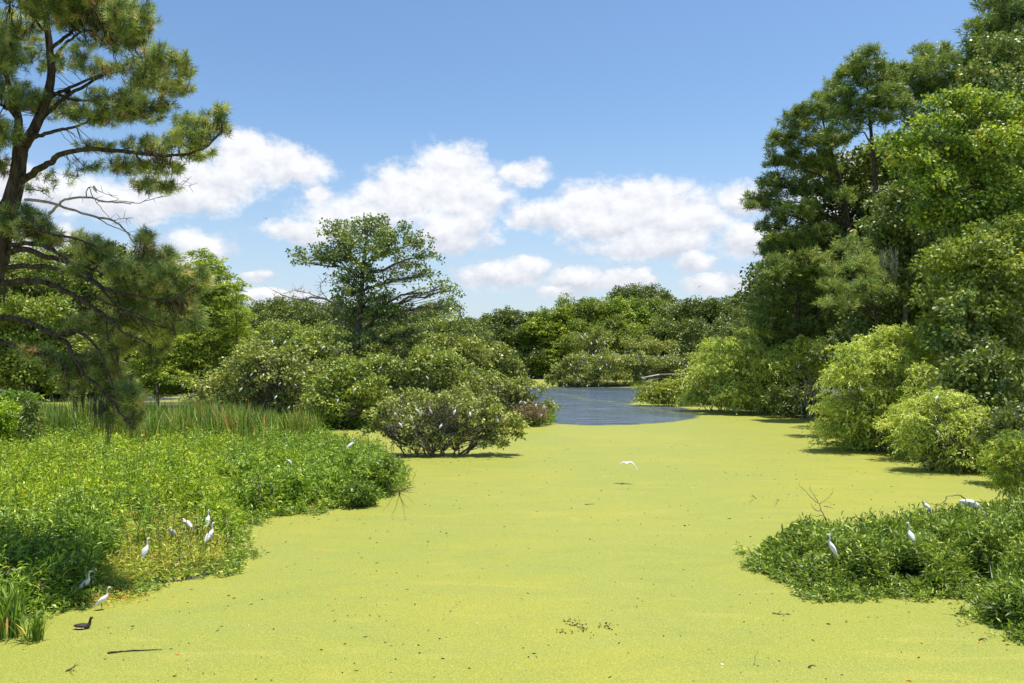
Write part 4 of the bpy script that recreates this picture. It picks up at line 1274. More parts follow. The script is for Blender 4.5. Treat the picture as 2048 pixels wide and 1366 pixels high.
SB('shaded green shrub at the right edge under the yellow-green willow', 32,
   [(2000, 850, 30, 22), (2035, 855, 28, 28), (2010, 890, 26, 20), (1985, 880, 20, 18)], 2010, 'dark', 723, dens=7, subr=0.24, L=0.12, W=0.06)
SB('bright yellow-green willow bush at the right edge just behind the marsh island', 27.2,
   [(2015, 890, 20, 18), (2045, 900, 30, 26), (2005, 925, 22, 22), (2035, 945, 30, 28), (2070, 940, 40, 40), (2012, 970, 22, 20), (2045, 985, 28, 16)],
   2035, 'cyp', 724, 'willow', dens=11, subr=0.19, nl=20, L=0.11, W=0.022, twigd=160, nstem=10, rs=0.02, name='willow', zmin=-0.7)

# ---------------------------------------------------------------- marsh plants on the banks
def sample_poly(poly, n, r, smin=0.02):
    lo, hi = poly.min(0), poly.max(0)
    lo = np.maximum(lo, [-40, 5]); hi = np.minimum(hi, [45, 80])
    p = r.uniform(lo, hi, (n, 2))
    sd = poly_sd(poly, p[:, 0], p[:, 1])
    k = sd > smin
    return p[k], sd[k]


def herb(p, h, nl, L, W, r, lean=0.25, tone0=0.0, low=0.35, stem=True):
    L, W, nl = L * 1.22, W * 1.0, int(nl * 0.95)
    n = len(p)
    z0 = np.maximum(land_h(p[:, 0], p[:, 1])[0], 0.0)
    base = np.stack([p[:, 0], p[:, 1], z0], -1)
    ln = unit(n, r) * lean
    ln[:, 2] = 1
    tip = base + ln * h[:, None]
    idx = np.repeat(np.arange(n), nl)
    m = len(idx)
    s = np.tile(np.linspace(low, 1.0, nl), n)
    pos = base[idx] + (tip - base)[idx] * s[:, None]
    az = r.uniform(0, 6.283, m)
    elv = r.uniform(-0.1, 0.9, m) + 0.5 * (s > 0.9)
    D = np.stack([np.cos(az) * np.cos(elv), np.sin(az) * np.cos(elv), np.sin(elv)], -1)
    q = leaves(pos, D, L * r.uniform(0.6, 1.3, m), W * r.uniform(0.7, 1.25, m), 0.25, r=r)
    ct = r.random(n)
    t = np.clip(ct[idx] * 0.45 + r.random(m) * 0.45 + 0.1 * s + tone0, 0, 1)
    return q, t, base, tip


def blades(p, h, w, r, bend=0.35, z0=None):
    n = len(p)
    if z0 is None:
        z0 = np.maximum(land_h(p[:, 0], p[:, 1])[0], 0.0) - 0.03
    base = np.stack([p[:, 0], p[:, 1], z0], -1)
    az = r.uniform(0, 6.283, n)
    dr = np.stack([np.cos(az), np.sin(az), 0 * az], -1)
    sd = np.stack([-np.sin(az + r.uniform(-1, 1, n)), np.cos(az), 0 * az], -1)
    sd = norm(sd)
    bn = (bend * r.uniform(0.1, 1.3, n))[:, None]
    rows = []
    for s, ww in ((0, .8), (0.35, 1.0), (0.7, 0.8), (1.0, 0.08)):
        c = base + np.array([0, 0, 1.0]) * (h * s * (1 - 0.25 * s * bn[:, 0]))[:, None] + dr * (bn * h[:, None] * s ** 2)
        rows.append((c - sd * w * ww * 0.5, c + sd * w * ww * 0.5))
    qs = [np.stack([rows[i][0], rows[i][1], rows[i + 1][1], rows[i + 1][0]], 1) for i in range(3)]
    t = np.clip(r.random(n) * 0.8 + r.choice([0, .35], n, p=[.93, .07]), 0, 1)
    return np.concatenate(qs), np.concatenate([t * 0.8 + 0.05, t, t]).clip(0, 1)


r = np.random.default_rng(31)
p, sd = sample_poly(SPIT, 330000, r)
px, py = to_px(p[:, 0], p[:, 1], np.zeros(len(p)))
vis = (px > -160) & (px < 900)
p, sd, px, py = p[vis], sd[vis], px[vis], py[vis]
wn = 0.7 * wob(p[:, 0], p[:, 1], 3.0) + 0.5 * wob(p[:, 1], p[:, 0], 1.1) + r.normal(size=len(p)) * 0.25
wbig = wob(p[:, 0] + 9, p[:, 1], 8.0)
edge = np.clip(sd / 0.7, 0.22, 1)
hum = 0.78 + 0.32 * np.clip(wob(p[:, 0] * 1.0 + 3, p[:, 1] * 0.8, 1.5), -1.4, 1.2)
reedz = py < 900 + 16 * wn + 16 * wbig
reedz &= (px < 640)
olive = (px > 215 + 45 * wn) & (py > 1045 + 28 * wn + 20 * wbig) & (~reedz)
darkz = (~reedz) & (~olive) & (((py > 1085 + 45 * wn + 20 * wbig) & (px < 260)) | ((px > 455 + 70 * wn + 40 * wbig) & (py > 905)) | (wn + 0.8 * wbig > 1.45))
yel = (~reedz) & (~olive) & (~darkz)
print('bank points', len(p), reedz.sum(), olive.sum(), darkz.sum(), yel.sum())


def take(mask, dens_near, rr, cap=60000):
    """thin the samples with distance"""
    idx = np.where(mask)[0]
    pr = np.clip(dens_near * (18.0 / np.maximum(p[idx, 1], 12)) ** 1.3, 0, 1)
    idx = idx[rr.random(len(idx)) < pr]
    return idx[:cap]


bed = MB()
i = take(yel, 1.0, r)
q, t, bs, tp = herb(p[i], (0.72 + 0.12 * wn[i] + 0.12 * wbig[i]).clip(.25, 1.1) * hum[i] * edge[i] * r.uniform(0.45, 1.3, len(i)), 9, 0.19, 0.042, r)
bed.quads(q, t)
print('yellow plants', len(i))
prisms(bed, bs[::2], tp[::2], 0.006, 0.004, 0.15)
tag(bed.build('marsh_plants', M['herb_y']), 'bright yellow-green leafy marsh plants covering the left bank', 'marsh plants', kind='stuff')
bed = MB()
i = take(darkz, 1.0, r)
q, t, bs, tp = herb(p[i], (0.82 + 0.16 * wn[i]).clip(.3, 1.3) * hum[i] * edge[i] * r.uniform(0.45, 1.3, len(i)), 10, 0.17, 0.042, r)
bed.quads(q, t)
prisms(bed, bs[::2], tp[::2], 0.006, 0.004, 0.15)
tag(bed.build('marsh_plants', M['herb_g']), 'dark green broad-leaved marsh plants along the front and right of the left bank', 'marsh plants', kind='stuff')
bed = MB()
i = take(olive, 1.0, r)
q, t, bs, tp = herb(p[i], (0.2 + 0.07 * wn[i]).clip(.06, .4) * edge[i] * r.uniform(0.5, 1.2, len(i)), 9, 0.15, 0.026, r, lean=0.6, low=0.15)
bed.quads(q, t)
tag(bed.build('marsh_plants', M['herb_o']), 'low olive and brown grassy marsh plants where the egrets stand on the left bank', 'marsh plants', kind='stuff')
i = np.where(reedz)[0]
i = i[r.random(len(i)) < 0.42][:34000]
bed = MB()
q, t = blades(p[i], (1.72 + 0.3 * wn[i] + 0.3 * wbig[i] + r.normal(size=len(i)) * 0.28).clip(0.5, 2.5) * np.clip(sd[i] / 1.0, 0.5, 1), 0.036, r, 0.32)
t = np.clip(t + np.tile(0.22 * wn[i] - 0.05, 3), 0, 1)
bed.quads(q, t)
print('reeds', len(i))
tag(bed.build('reeds', M['reed']), 'dense band of upright cattail reeds across the back of the left bank', 'reeds', kind='stuff')
r = np.random.default_rng(34)
i = np.where((~reedz) & (wob(p[:, 0] + 5, p[:, 1] + 2, 2.6) > 0.55) & (sd > 0.8))[0]
i = i[r.permutation(len(i))[:1100]]
bed = MB()
q, t, bs, tp = herb(p[i], r.uniform(0.85, 1.25, len(i)), 14, 0.2, 0.04, r, lean=0.2, low=0.35)
bed.quads(q, t)
prisms(bed, bs, tp, 0.008, 0.005, 0.1)
tag(bed.build('tall_weeds', M['herb_g']), 'taller dark green weeds standing in patches above the marsh plants of the left bank', 'weeds', kind='stuff')
bed = MB()
i = np.where(~reedz)[0]
i = i[r.permutation(len(i))[:900]]
bb = np.stack([p[i, 0], p[i, 1], 0.1 + 0 * p[i, 0]], -1)
tt_ = bb + (unit(len(i), r) * 0.35 + [0, 0, 1.0]) * r.uniform(0.5, 1.1, len(i))[:, None]
prisms(bed, bb, tt_, 0.008, 0.004, r.random() * 0.5)
m_ = len(i)
for k_ in range(5):
    bed.quads(leaves(bb + (tt_ - bb) * r.uniform(0.5, 1, (m_, 1)), unit(m_, r) + [0, 0, -0.3], 0.13, 0.03, 0.2, r=r), r.random(m_))
tag(bed.build('dead_stalks', M['dead']), 'brown dead stalks poking through the marsh plants of the left bank', 'stalks', kind='stuff')
# creeping plants spilling over the waterline
r = np.random.default_rng(32)
ring = []
for poly, n in ((SPIT, 90000), (RISLE, 90000)):
    lo, hi = np.maximum(poly.min(0) - 0.6, [-22, 9]), np.minimum(poly.max(0) + 0.6, [30, 45])
    pp = r.uniform(lo, hi, (n, 2))
    s_ = poly_sd(poly, pp[:, 0], pp[:, 1]) + 0.22 * wob(pp[:, 0], pp[:, 1], 1.3)
    ring.append(pp[(s_ < 0.25) & (s_ > -0.12 - 0.42 * r.random(len(pp)) ** 3.0)])
pp = np.concatenate(ring)
pp = pp[r.permutation(len(pp))[:17000]]
q, t, bs, tp = herb(pp, r.uniform(0.04, 0.22, len(pp)), 7, 0.10, 0.034, r, lean=0.9, low=0.1)
bed = MB().quads(q, t)
tag(bed.build('creeping_plants', M['herb_gl']), 'small creeping leaves spilling from the banks onto the duckweed', 'marsh plants', kind='stuff')

r = np.random.default_rng(35)
ring = []
for poly, lo, hi, n in ((ISLE, (-44, 56), (5, 66), 26000), (RIGHT, (13, 26), (32, 98), 90000), (FARISLE, (8, 143), (33, 150), 9000)):
    pp = r.uniform(lo, hi, (n, 2))
    s_ = poly_sd(poly, pp[:, 0], pp[:, 1]) + 0.4 * wob(pp[:, 0], pp[:, 1], 3.0)
    ring.append(pp[(s_ > -0.5) & (s_ < 2.2)])
pp = np.concatenate(ring)
pp = pp[r.permutation(len(pp))[:15000]]
q, t, bs, tp = herb(pp, r.uniform(0.25, 0.9, len(pp)), 9, 0.2, 0.065, r, lean=0.5, low=0.1)
tag(MB().quads(q, t * 0.8).build('shore_plants', M['herb_g']), 'low leafy plants fringing the waterline of the shrubby island and the right shore', 'shore plants', kind='stuff')

# arching fern fronds
def frond_clump(x, y, label, n, ln, mat, seed, up=0.9):
    r = np.random.default_rng(seed)
    g0 = G(x, y)
    g0[2] = 0.1
    root = empty('fern', g0, label, 'fern', 'ferns on the left bank')
    for k in range(n):
        az = r.uniform(0, 6.283)
        d = np.array([math.cos(az), math.sin(az), 0])
        s = np.linspace(0, 1, 14)
        l = ln * r.uniform(0.7, 1.1)
        st = g0 + np.array([r.normal() * .3, r.normal() * .3, 0])
        c = st + d * (s * l * 0.9)[:, None] + np.array([0, 0, 1.0]) * (up * l * (s - 0.75 * s ** 2.2))[:, None]
        b = MB()
        prisms(b, c[:-1], c[1:], 0.008, 0.006, 0.4)
        sd_ = np.array([-d[1], d[0], 0])
        for sg in (1, -1):
            m = 26
            u = np.linspace(0.25, 1, m)
            pos = np.stack([np.interp(u, s, c[:, a]) for a in range(3)], -1)
            D = sd_ * sg + d * 0.35 + np.array([0, 0, -0.1]) + unit(m, r) * 0.12
            b.quads(leaves(pos, D, 0.28 * l * np.sin(np.clip(u, 0.25, 0.97) * math.pi) * 0.8 + 0.03, 0.035, 0.1, r=r), r.uniform(0.4, 0.95, m))
        b.build('frond', mat, root, g0)


for k, (x, y, n, ln) in enumerate([(150, 925, 9, 1.5), (60, 935, 9, 1.5), (215, 915, 8, 1.3), (330, 912, 8, 1.2), (260, 920, 8, 1.2), (120, 945, 8, 1.4)]):
    frond_clump(x, y, ['arching light green fern left of the reed gap', 'arching fern nearest the left edge of the bank', 'arching fern under the hanging pine bough', 'arching fern beside the tall grass tuft', 'low arching fern between the pine bough and the grass tuft', 'broad arching fern in front of the leftmost reeds'][k], n, ln, M['herb_y'], 800 + k)


def blade_clump(name, label, x, y, n, h, w, spread, seed, bend=0.4, z=0.0):
    r = np.random.default_rng(seed)
    g0 = G(x, y)
    root = empty(name, g0, label, 'reed clump')
    pp = g0[:2] + r.normal(size=(n, 2)) * spread
    q, t = blades(pp, r.uniform(0.5, 1.0, n) * h, w, r, bend, np.full(n, z))
    MB().quads(q, t).build('blades', M['reed'], root, g0)
    return root


blade_clump('grass_tuft', 'tuft of long arching grass blades in the middle of the left bank', 362, 975, 260, 1.1, 0.035, 0.28, 811, 0.5, 0.1)
blade_clump('reed_clump', 'tall reed clump at the bottom left corner growing from the duckweed', 18, 1275, 70, 1.15, 0.035, 0.10, 812, 0.35)
blade_clump('reed_clump', 'shorter reed clump right of the corner clump, with bent blades', 66, 1282, 55, 0.62, 0.03, 0.10, 813, 0.55)
blade_clump('reed_clump', 'thin reed clump at the left edge of the photo', -8, 1262, 40, 0.9, 0.03, 0.10, 814, 0.4)

# leafy shrubs on the right part of the left bank
for k, (x, y, d, rx, ry, mt, lab) in enumerate([
    (760, 945, 29.5, 34, 26, 'herb_gl', 'grey-green leafy bush at the right tip of the left bank beside dead twigs'),
    (700, 940, 30.5, 40, 30, 'herb_g', 'dark leafy bush with an egret above it near the tip of the left bank'),
    (640, 965, 28.0, 40, 28, 'herb_g', 'dark leafy bush second from the dead twigs along the water'),
    (575, 975, 27.0, 44, 30, 'herb_g', 'large dark leafy bush at the bend of the left bank shoreline'),
    (560, 930, 31.5, 44, 24, 'herb_y', 'bright leafy bush behind the bend of the left bank shoreline'),
    (620, 928, 33.0, 40, 16, 'herb_y', 'bright leafy bush below the duckweed pocket'),
    (480, 950, 29.5, 40, 24, 'herb_g', 'green leafy bush right of the long grass tuft'),
    (720, 985, 27.2, 34, 18, 'herb_gl', 'low leafy bush at the waterline near the dead twigs'),
    (500, 1000, 26.0, 34, 20, 'herb_g', 'low leafy bush above the group of egrets')]):
    r = np.random.default_rng(830 + k)
    lb = px_lobes([(x, y, rx, ry), (x - rx * .5, y + ry * .3, rx * .6, ry * .7), (x + rx * .5, y + ry * .3, rx * .6, ry * .7), (x, y + ry * .6, rx * .9, ry * .5)], d, r, 1.0, 0.3)
    bs = P(x, 718, d)
    shrub('leafy_bush', lab, (bs[0], d), lb, M[mt], 'broad', 840 + k, nstem=4, rs=0.015, dens=15, subr=0.15, nl=15, L=0.14, W=0.035, fill=0.2)

# yellow-green bushes at the left edge
for k, (x, y, rx, ry, d, mt, lab) in enumerate([(0, 830, 46, 34, 40, 'herb_y', 'bright yellow-green bush at the left edge beside the reeds'), (40, 800, 34, 18, 46, 'herb_g', 'green bush behind the yellow-green bush at the left edge'),
                                              (62, 838, 12, 30, 39, 'dark', 'small dark conical sapling between the left-edge bush and the reeds')]):
    r = np.random.default_rng(860 + k)
    lb = px_lobes([(x, y, rx, ry), (x - 30, y + 20, rx, ry), (x, y + 34, rx * 1.1, ry)] if k < 2 else [(x, y - 22, 8, 16), (x, y, 14, 18), (x + 3, y + 26, 18, 20)], d, r, 1.0, 0.3)
    bs = P(x, 718, d)
    shrub('leafy_bush', lab, (bs[0], d), lb, M[mt], 'broad', 870 + k, nstem=5, rs=0.02, dens=9, subr=0.2, nl=15, L=0.16, W=0.05)

# ---- marsh island at the lower right
r = np.random.default_rng(41)
p2, sd2 = sample_poly(RISLE, 90000, r)
px2, py2 = to_px(p2[:, 0], p2[:, 1], np.zeros(len(p2)))
k = px2 < 2230
p2, sd2, px2, py2 = p2[k], sd2[k], px2[k], py2[k]
w2 = wob(p2[:, 0], p2[:, 1], 1.9)
clr = (np.hypot((px2 - 1815) / 55, (py2 - 1178) / 9) > 1.0)
n_keep = min(len(p2), 17000)
sel = r.permutation(np.where(clr)[0])[:n_keep]
p2, sd2, w2 = p2[sel], sd2[sel], w2[sel]
bed = MB()
hum2 = 0.8 + 0.34 * np.clip(wob(p2[:, 0] + 1, p2[:, 1] * 0.8, 1.3), -1.4, 1.2)
hh = hum2 * (0.66 + 0.12 * w2 + 0.012 * (p2[:, 0] - 6) * 4) * np.clip(0.35 + sd2 / 0.5, 0.3, 1) * r.uniform(0.6, 1.15, len(p2))
q, t, bs, tp = herb(p2, hh, 10, 0.165, 0.038, r)
bed.quads(q, t)
prisms(bed, bs[::3], tp[::3], 0.006, 0.004, 0.1)
print('island plants', len(p2))
tag(bed.build('marsh_plants', M['herb_gl']), 'dense green lance-leaved marsh plants covering the lower right island', 'marsh plants', kind='stuff')
# taller broad blades on the right half of it
r = np.random.default_rng(42)
k = (p2[:, 0] > 9.0)
pk = p2[k][:1500]
q, t = blades(pk, r.uniform(0.55, 0.95, len(pk)), 0.035, r, 0.6)
tag(MB().quads(q, t * 0.75).build('grass', M['herb_g']), 'broad grass blades among the plants on the right part of the lower right island', 'grass', kind='stuff')

# ---------------------------------------------------------------- dead twigs and floating debris
def stick_thing(name, label, paths, r0, mat, cat='branch', z=None, seed=0, dep=None, side=0):
    """paths of (x, y, height) : ground pixel and height above it"""
    r = np.random.default_rng(seed)
    ws = []
    for pts in paths:
        w = []
        for q_ in pts:
            if dep is None:
                g_ = G(q_[0], q_[1], q_[2] if len(q_) > 2 else 0.02)
            else:
                g_ = P(q_[0], q_[1], dep + (q_[2] if len(q_) > 2 else 0))
            w.append(g_)
        ws.append(np.array(w))
    base = ws[0][0].copy()
    root = empty(name, base, label, cat)
    for k, w in enumerate(ws):
        c = resample(w, max(6, len(w) * 4), 0.006, r) if len(w) > 1 else w
        b = MB()
        rr0 = r0 * (1.0 if k == 0 else 0.6)
        tube(b, c, np.linspace(rr0, rr0 * 0.3, len(c)), 6)
        if side:
            st = c[r.integers(2, len(c), side)]
            prisms(b, st, st + unit(side, r) * 0.14 + [0, 0, 0.04], 0.004, 0.002)
        b.build('stem' if k == 0 else 'twig', mat, root, base, smooth=True)
    return root


stick_thing('bare_branch', 'bare forked branch sticking up behind the left part of the lower right island', [
    [(1662, 1062), (1652, 1040), (1642, 1020), (1638, 1008)], [(1638, 1008), (1622, 995), (1608, 980), (1598, 972)], [(1638, 1008), (1652, 1000), (1664, 986)], [(1638, 1008), (1628, 990), (1618, 978)],
    [(1642, 1022), (1630, 1020), (1622, 1008)], [(1645, 1030), (1630, 1032), (1612, 1030)], [(1648, 1012), (1660, 1014), (1668, 1018)], [(1655, 1050), (1648, 1046), (1646, 1032)]], 0.016, M['twig'], dep=20.5, side=3)
stick_thing('bare_branch', 'arched bare branch bending down to the large white bird behind the lower right island', [
    [(1936, 1004), (1926, 994), (1916, 990), (1904, 992), (1892, 993)], [(1892, 993), (1890, 1002), (1880, 1008), (1862, 1008), (1848, 1001)], [(1872, 1008), (1871, 1020), (1870, 1030)]], 0.022, M['twig'], dep=22.3, side=4)
stick_thing('bare_branch', 'low bare twig lying along the back edge of the lower right island', [
    [(1812, 1040), (1790, 1038), (1770, 1032), (1758, 1022)], [(1800, 1036), (1790, 1028), (1782, 1024)]], 0.018, M['twig_dark'], dep=21.5, side=5)
stick_thing('twig', 'small dark crooked twig standing in the duckweed left of the forked branch', [[(1513, 998, 0), (1508, 993, .1), (1504, 990, .25), (1504, 990, .33)], [(1508, 993, .1), (1500, 994, .12)]], 0.012, M['twig_dark'], 'twig')
stick_thing('twig', 'thin leaning twig standing in the duckweed beside the small crooked twig', [[(1558, 1000, 0), (1555, 999, .12), (1552, 998, .3)], [(1555, 998, .1), (1550, 998, .2)]], 0.010, M['twig'], 'twig')
stick_thing('dead_bush', 'bare reddish dead twigs at the right tip of the left bank', [
    [(795, 985, 0), (806, 980, .3), (818, 976, .6), (832, 974, .72)], [(800, 985, 0), (800, 980, .5), (798, 978, .9)], [(797, 982, 0), (812, 980, .5), (826, 980, .9)], [(790, 985, 0), (786, 980, .4), (776, 976, .8)], [(806, 984, .1), (820, 984, .2), (834, 986, .4)]],
    0.018, plain_mat('reddish_twigs', (0.16, 0.09, 0.06), (0.33, 0.21, 0.15), 8), 'dead bush', side=9)
stick_thing('floating_stick', 'long dark stick floating at the lower left of the duckweed', [[(215, 1306), (250, 1302), (290, 1300), (325, 1299)]], 0.018, M['twig_dark'], 'stick')
stick_thing('floating_twig', 'dark forked twig floating at the bottom left', [[(132, 1342), (140, 1338), (150, 1332), (158, 1328)], [(136, 1340), (148, 1350)], [(140, 1338), (155, 1344)], [(146, 1335), (152, 1326)]], 0.010, M['twig_dark'], 'twig')
stick_thing('floating_stick', 'dark stick floating below the flying egret', [[(1170, 1009), (1180, 1008), (1190, 1008)]], 0.012, M['twig_dark'], 'stick')
stick_thing('floating_twig', 'small curled twig floating at the bottom right', [[(1617, 1334), (1624, 1330), (1632, 1332)], [(1618, 1334), (1622, 1338)]], 0.012, M['twig_dark'], 'twig')
stick_thing('floating_twig', 'dark leafy twig floating below the lower right island', [[(1545, 1226), (1560, 1228), (1575, 1228)], [(1556, 1227), (1562, 1222)]], 0.011, M['twig_dark'], 'twig')
stick_thing('floating_twig', 'tangled dark twig floating beneath the small clump at the right edge', [[(1958, 1280), (1966, 1276), (1976, 1280)], [(1964, 1277), (1970, 1284)]], 0.011, M['twig_dark'], 'twig')
stick_thing('floating_twig', 'slender twig lying in the duckweed at the bottom centre right', [[(1508, 1328), (1512, 1310), (1516, 1300)]], 0.006, M['twig'], 'twig')
r = np.random.default_rng(55)
b = MB()
n = 1700
g_ = np.stack([r.uniform(-8, 16, n), 10 + 40 * r.random(n) ** 1.6, np.full(n, 0.015)], -1)
ok = np.ones(n, bool)
for L_ in LANDS:
    ok &= poly_sd(L_, g_[:, 0], g_[:, 1]) < -0.3
g_ = g_[ok]
n = len(g_)
az = r.uniform(0, 6.28, n)
D = np.stack([np.cos(az), np.sin(az), 0.1 * r.random(n)], -1)
q = leaves(g_, D, 0.05 * r.uniform(0.3, 1.9, n) ** 1.3, 0.025 * r.uniform(0.5, 1.4, n), 0, r=r)
b.quads(q, r.random(n))
x0 = [(1140, 1244), (1150, 1250), (1160, 1254), (1215, 1252), (1125, 1264), (1170, 1262), (1205, 1255)]
for (x, y) in x0:
    m = 14
    gg = G(x, y) + np.stack([r.normal(size=m) * .07, r.normal(size=m) * .09, np.full(m, .018)], -1)
    az = r.uniform(0, 6.28, m)
    b.quads(leaves(gg, np.stack([np.cos(az), np.sin(az), .1 + 0 * az], -1), 0.045, 0.028, 0, r=r), r.random(m) * .3)
tag(b.build('floating_debris', leaf_mat('floating_flecks', [(0, (0.03, 0.025, 0.012)), (0.7, (0.08, 0.07, 0.03)), (0.86, (0.10, 0.09, 0.03)), (0.9, (0.6, 0.6, 0.5)), (0.97, (0.7, 0.7, 0.6)), (1, (0.5, 0.15, 0.04))], 0.1, 0.7, 0.2, (1, 1, 1), 1.0)),
    'small dark and pale flecks of leaf litter scattered on the duckweed', 'debris', kind='stuff')

# ---------------------------------------------------------------- boardwalk
def box(b, c, s, rz=0.0):
    c, s = np.array(c, float), np.array(s, float) / 2
    ca, sa = math.cos(rz), math.sin(rz)
    v = np.array([(x, y, z) for x in (-1, 1) for y in (-1, 1) for z in (-1, 1)]) * s
    v = np.stack([v[:, 0] * ca - v[:, 1] * sa, v[:, 0] * sa + v[:, 1] * ca, v[:, 2]], -1) + c
    return b.add(v, [[0, 1, 3, 2], [4, 6, 7, 5], [0, 4, 5, 1], [2, 3, 7, 6], [0, 2, 6, 4], [1, 5, 7, 3]])


DB = 104.0
A0 = P(1283, 756, DB)
A1 = P(1318, 750, DB + 2.0)
A2 = P(1408, 748.5, DB + 1.0)
root = empty('boardwalk', (A0[0], A0[1], 0), 'weathered wooden boardwalk with handrails reaching into the pond behind the yellow-brown bush', 'boardwalk')
bl = np.array([A0[0], A0[1], 0])


def beam(name, a, b_, w, h):
    a, b_ = np.array(a, float), np.array(b_, float)
    d = b_ - a
    ln = np.linalg.norm(d)
    mb = MB()
    t = d / ln
    s_ = norm(np.cross(t, [0, 0, 1.0]))
    u = np.cross(s_, t)
    v = []
    for e in (a, b_):
        for i_, j_ in ((-1, -1), (1, -1), (1, 1), (-1, 1)):
            v.append(e + s_ * i_ * w / 2 + u * j_ * h / 2)
    mb.add(v, [[0, 1, 2, 3], [7, 6, 5, 4], [0, 4, 5, 1], [1, 5, 6, 2], [2, 6, 7, 3], [3, 7, 4, 0]])
    return mb.build(name, M['wood'], root, bl)


top = A0[2]
beam('handrail', A0, A1 + [0, 0, 0.06], 0.2, 0.13)
beam('handrail', A1 + [0.02, 0, 0.08], A2 + [0, 0, 0.12], 0.2, 0.13)
beam('handrail', A0 + [0.1, -2.2, -0.02], A0 + [0, -0.1, 0], 0.16, 0.09)
beam('lower_rail', P(1325, 758, DB - 1), P(1410, 763, DB - 3), 0.14, 0.09)
beam('lower_rail', A0 - [0, 0, 0.5], A1 - [0, 0, 0.45], 0.05, 0.12)
beam('deck', [A0[0], A0[1] + 0.6, top - 1.15], [A0[0] + 9.5, A0[1] + 1.2, top - 1.12], 1.6, 0.14)
for dx, dy in ((0.05, 0), (0.75, 0.6), (1.6, 1.3), (2.4, 1.9), (4.2, 1.7), (6, 1.5), (7.8, 1.3), (0.1, -2.0), (1.6, -0.4)):
    p0 = np.array([A0[0] + dx, A0[1] + dy, -0.4])
    beam('post', p0, p0 + [0, 0, top + 0.36], 0.13, 0.13)

# ---------------------------------------------------------------- birds
def loft(path, rw, rh, sides=12, upv=(0, 0, 1)):
    """closed surface along a path with elliptical sections; path lies mostly in XZ"""
    path = np.asarray(path, float)
    n = len(path)
    tan = norm(np.gradient(path, axis=0))
    side = np.array([0, 1.0, 0])
    up = norm(np.cross(tan, side))
    th = np.linspace(0, 2 * np.pi, sides, endpoint=False)
    rw, rh = np.asarray(rw), np.asarray(rh)
    V = path[:, None] + np.cos(th)[None, :, None] * side * rw[:, None, None] + np.sin(th)[None, :, None] * up[:, None] * rh[:, None, None]
    i = np.arange(n - 1)[:, None] * sides
    j = np.arange(sides)[None]
    k = (j + 1) % sides
    Q = np.stack([i + j, i + k, i + sides + k, i + sides + j], -1).reshape(-1, 4)
    return V.reshape(-1, 3), Q


def smooth_loft(ctrl, n=44, sides=12):
    c = np.array(ctrl, float)      # x, z, rw, rh
    o = resample(c, n)
    o[:, 2:] = np.maximum(o[:, 2:], 0.0008)
    return loft(np.stack([o[:, 0], 0 * o[:, 0], o[:, 1]], -1), o[:, 2], o[:, 3], sides)


POSES = {
    # control points: x forward, z up, half width, half height ; bird faces +X
    'tall': [(-0.20, 0.13, .004, .006), (-0.17, 0.16, .03, .018), (-0.08, 0.24, .062, .055), (0.0, 0.30, .066, .066), (0.06, 0.36, .045, .045), (0.085, 0.42, .021, .022), (0.075, 0.48, .0145, .0155), (0.085, 0.53, .014, .015),
             (0.10, 0.565, .018, .019), (0.13, 0.575, .019, .019), (0.158, 0.568, .010, .010), (0.162, 0.567, .002, .002)],
    'upright': [(-0.14, 0.08, .004, .006), (-0.12, 0.12, .03, .02), (-0.07, 0.21, .06, .052), (-0.02, 0.29, .064, .06), (0.015, 0.35, .045, .044), (0.03, 0.41, .02, .021), (0.02, 0.47, .0145, .0155), (0.028, 0.52, .014, .015),
                (0.045, 0.55, .018, .019), (0.072, 0.557, .018, .018), (0.098, 0.548, .009, .009), (0.102, 0.546, .002, .002)],
    'hunched': [(-0.15, 0.08, .004, .006), (-0.13, 0.12, .035, .02), (-0.08, 0.20, .066, .058), (-0.02, 0.275, .07, .066), (0.035, 0.32, .055, .055), (0.05, 0.36, .035, .037), (0.045, 0.385, .025, .026), (0.065, 0.405, .021, .021), (0.095, 0.405, .014, .013), (0.10, 0.404, .002, .002)],
    'preening': [(-0.15, 0.08, .004, .006), (-0.13, 0.12, .035, .02), (-0.08, 0.20, .066, .058), (-0.01, 0.28, .07, .066), (0.05, 0.33, .05, .05), (0.09, 0.36, .024, .026), (0.12, 0.35, .016, .018), (0.135, 0.31, .016, .017), (0.14, 0.28, .012, .012), (0.141, 0.268, .002, .002)],
}
BEAK = {'tall': ((0.155, 0.568), (0.245, 0.545)), 'upright': ((0.094, 0.549), (0.18, 0.52)), 'hunched': ((0.094, 0.404), (0.175, 0.385)), 'preening': ((0.14, 0.275), (0.12, 0.20))}


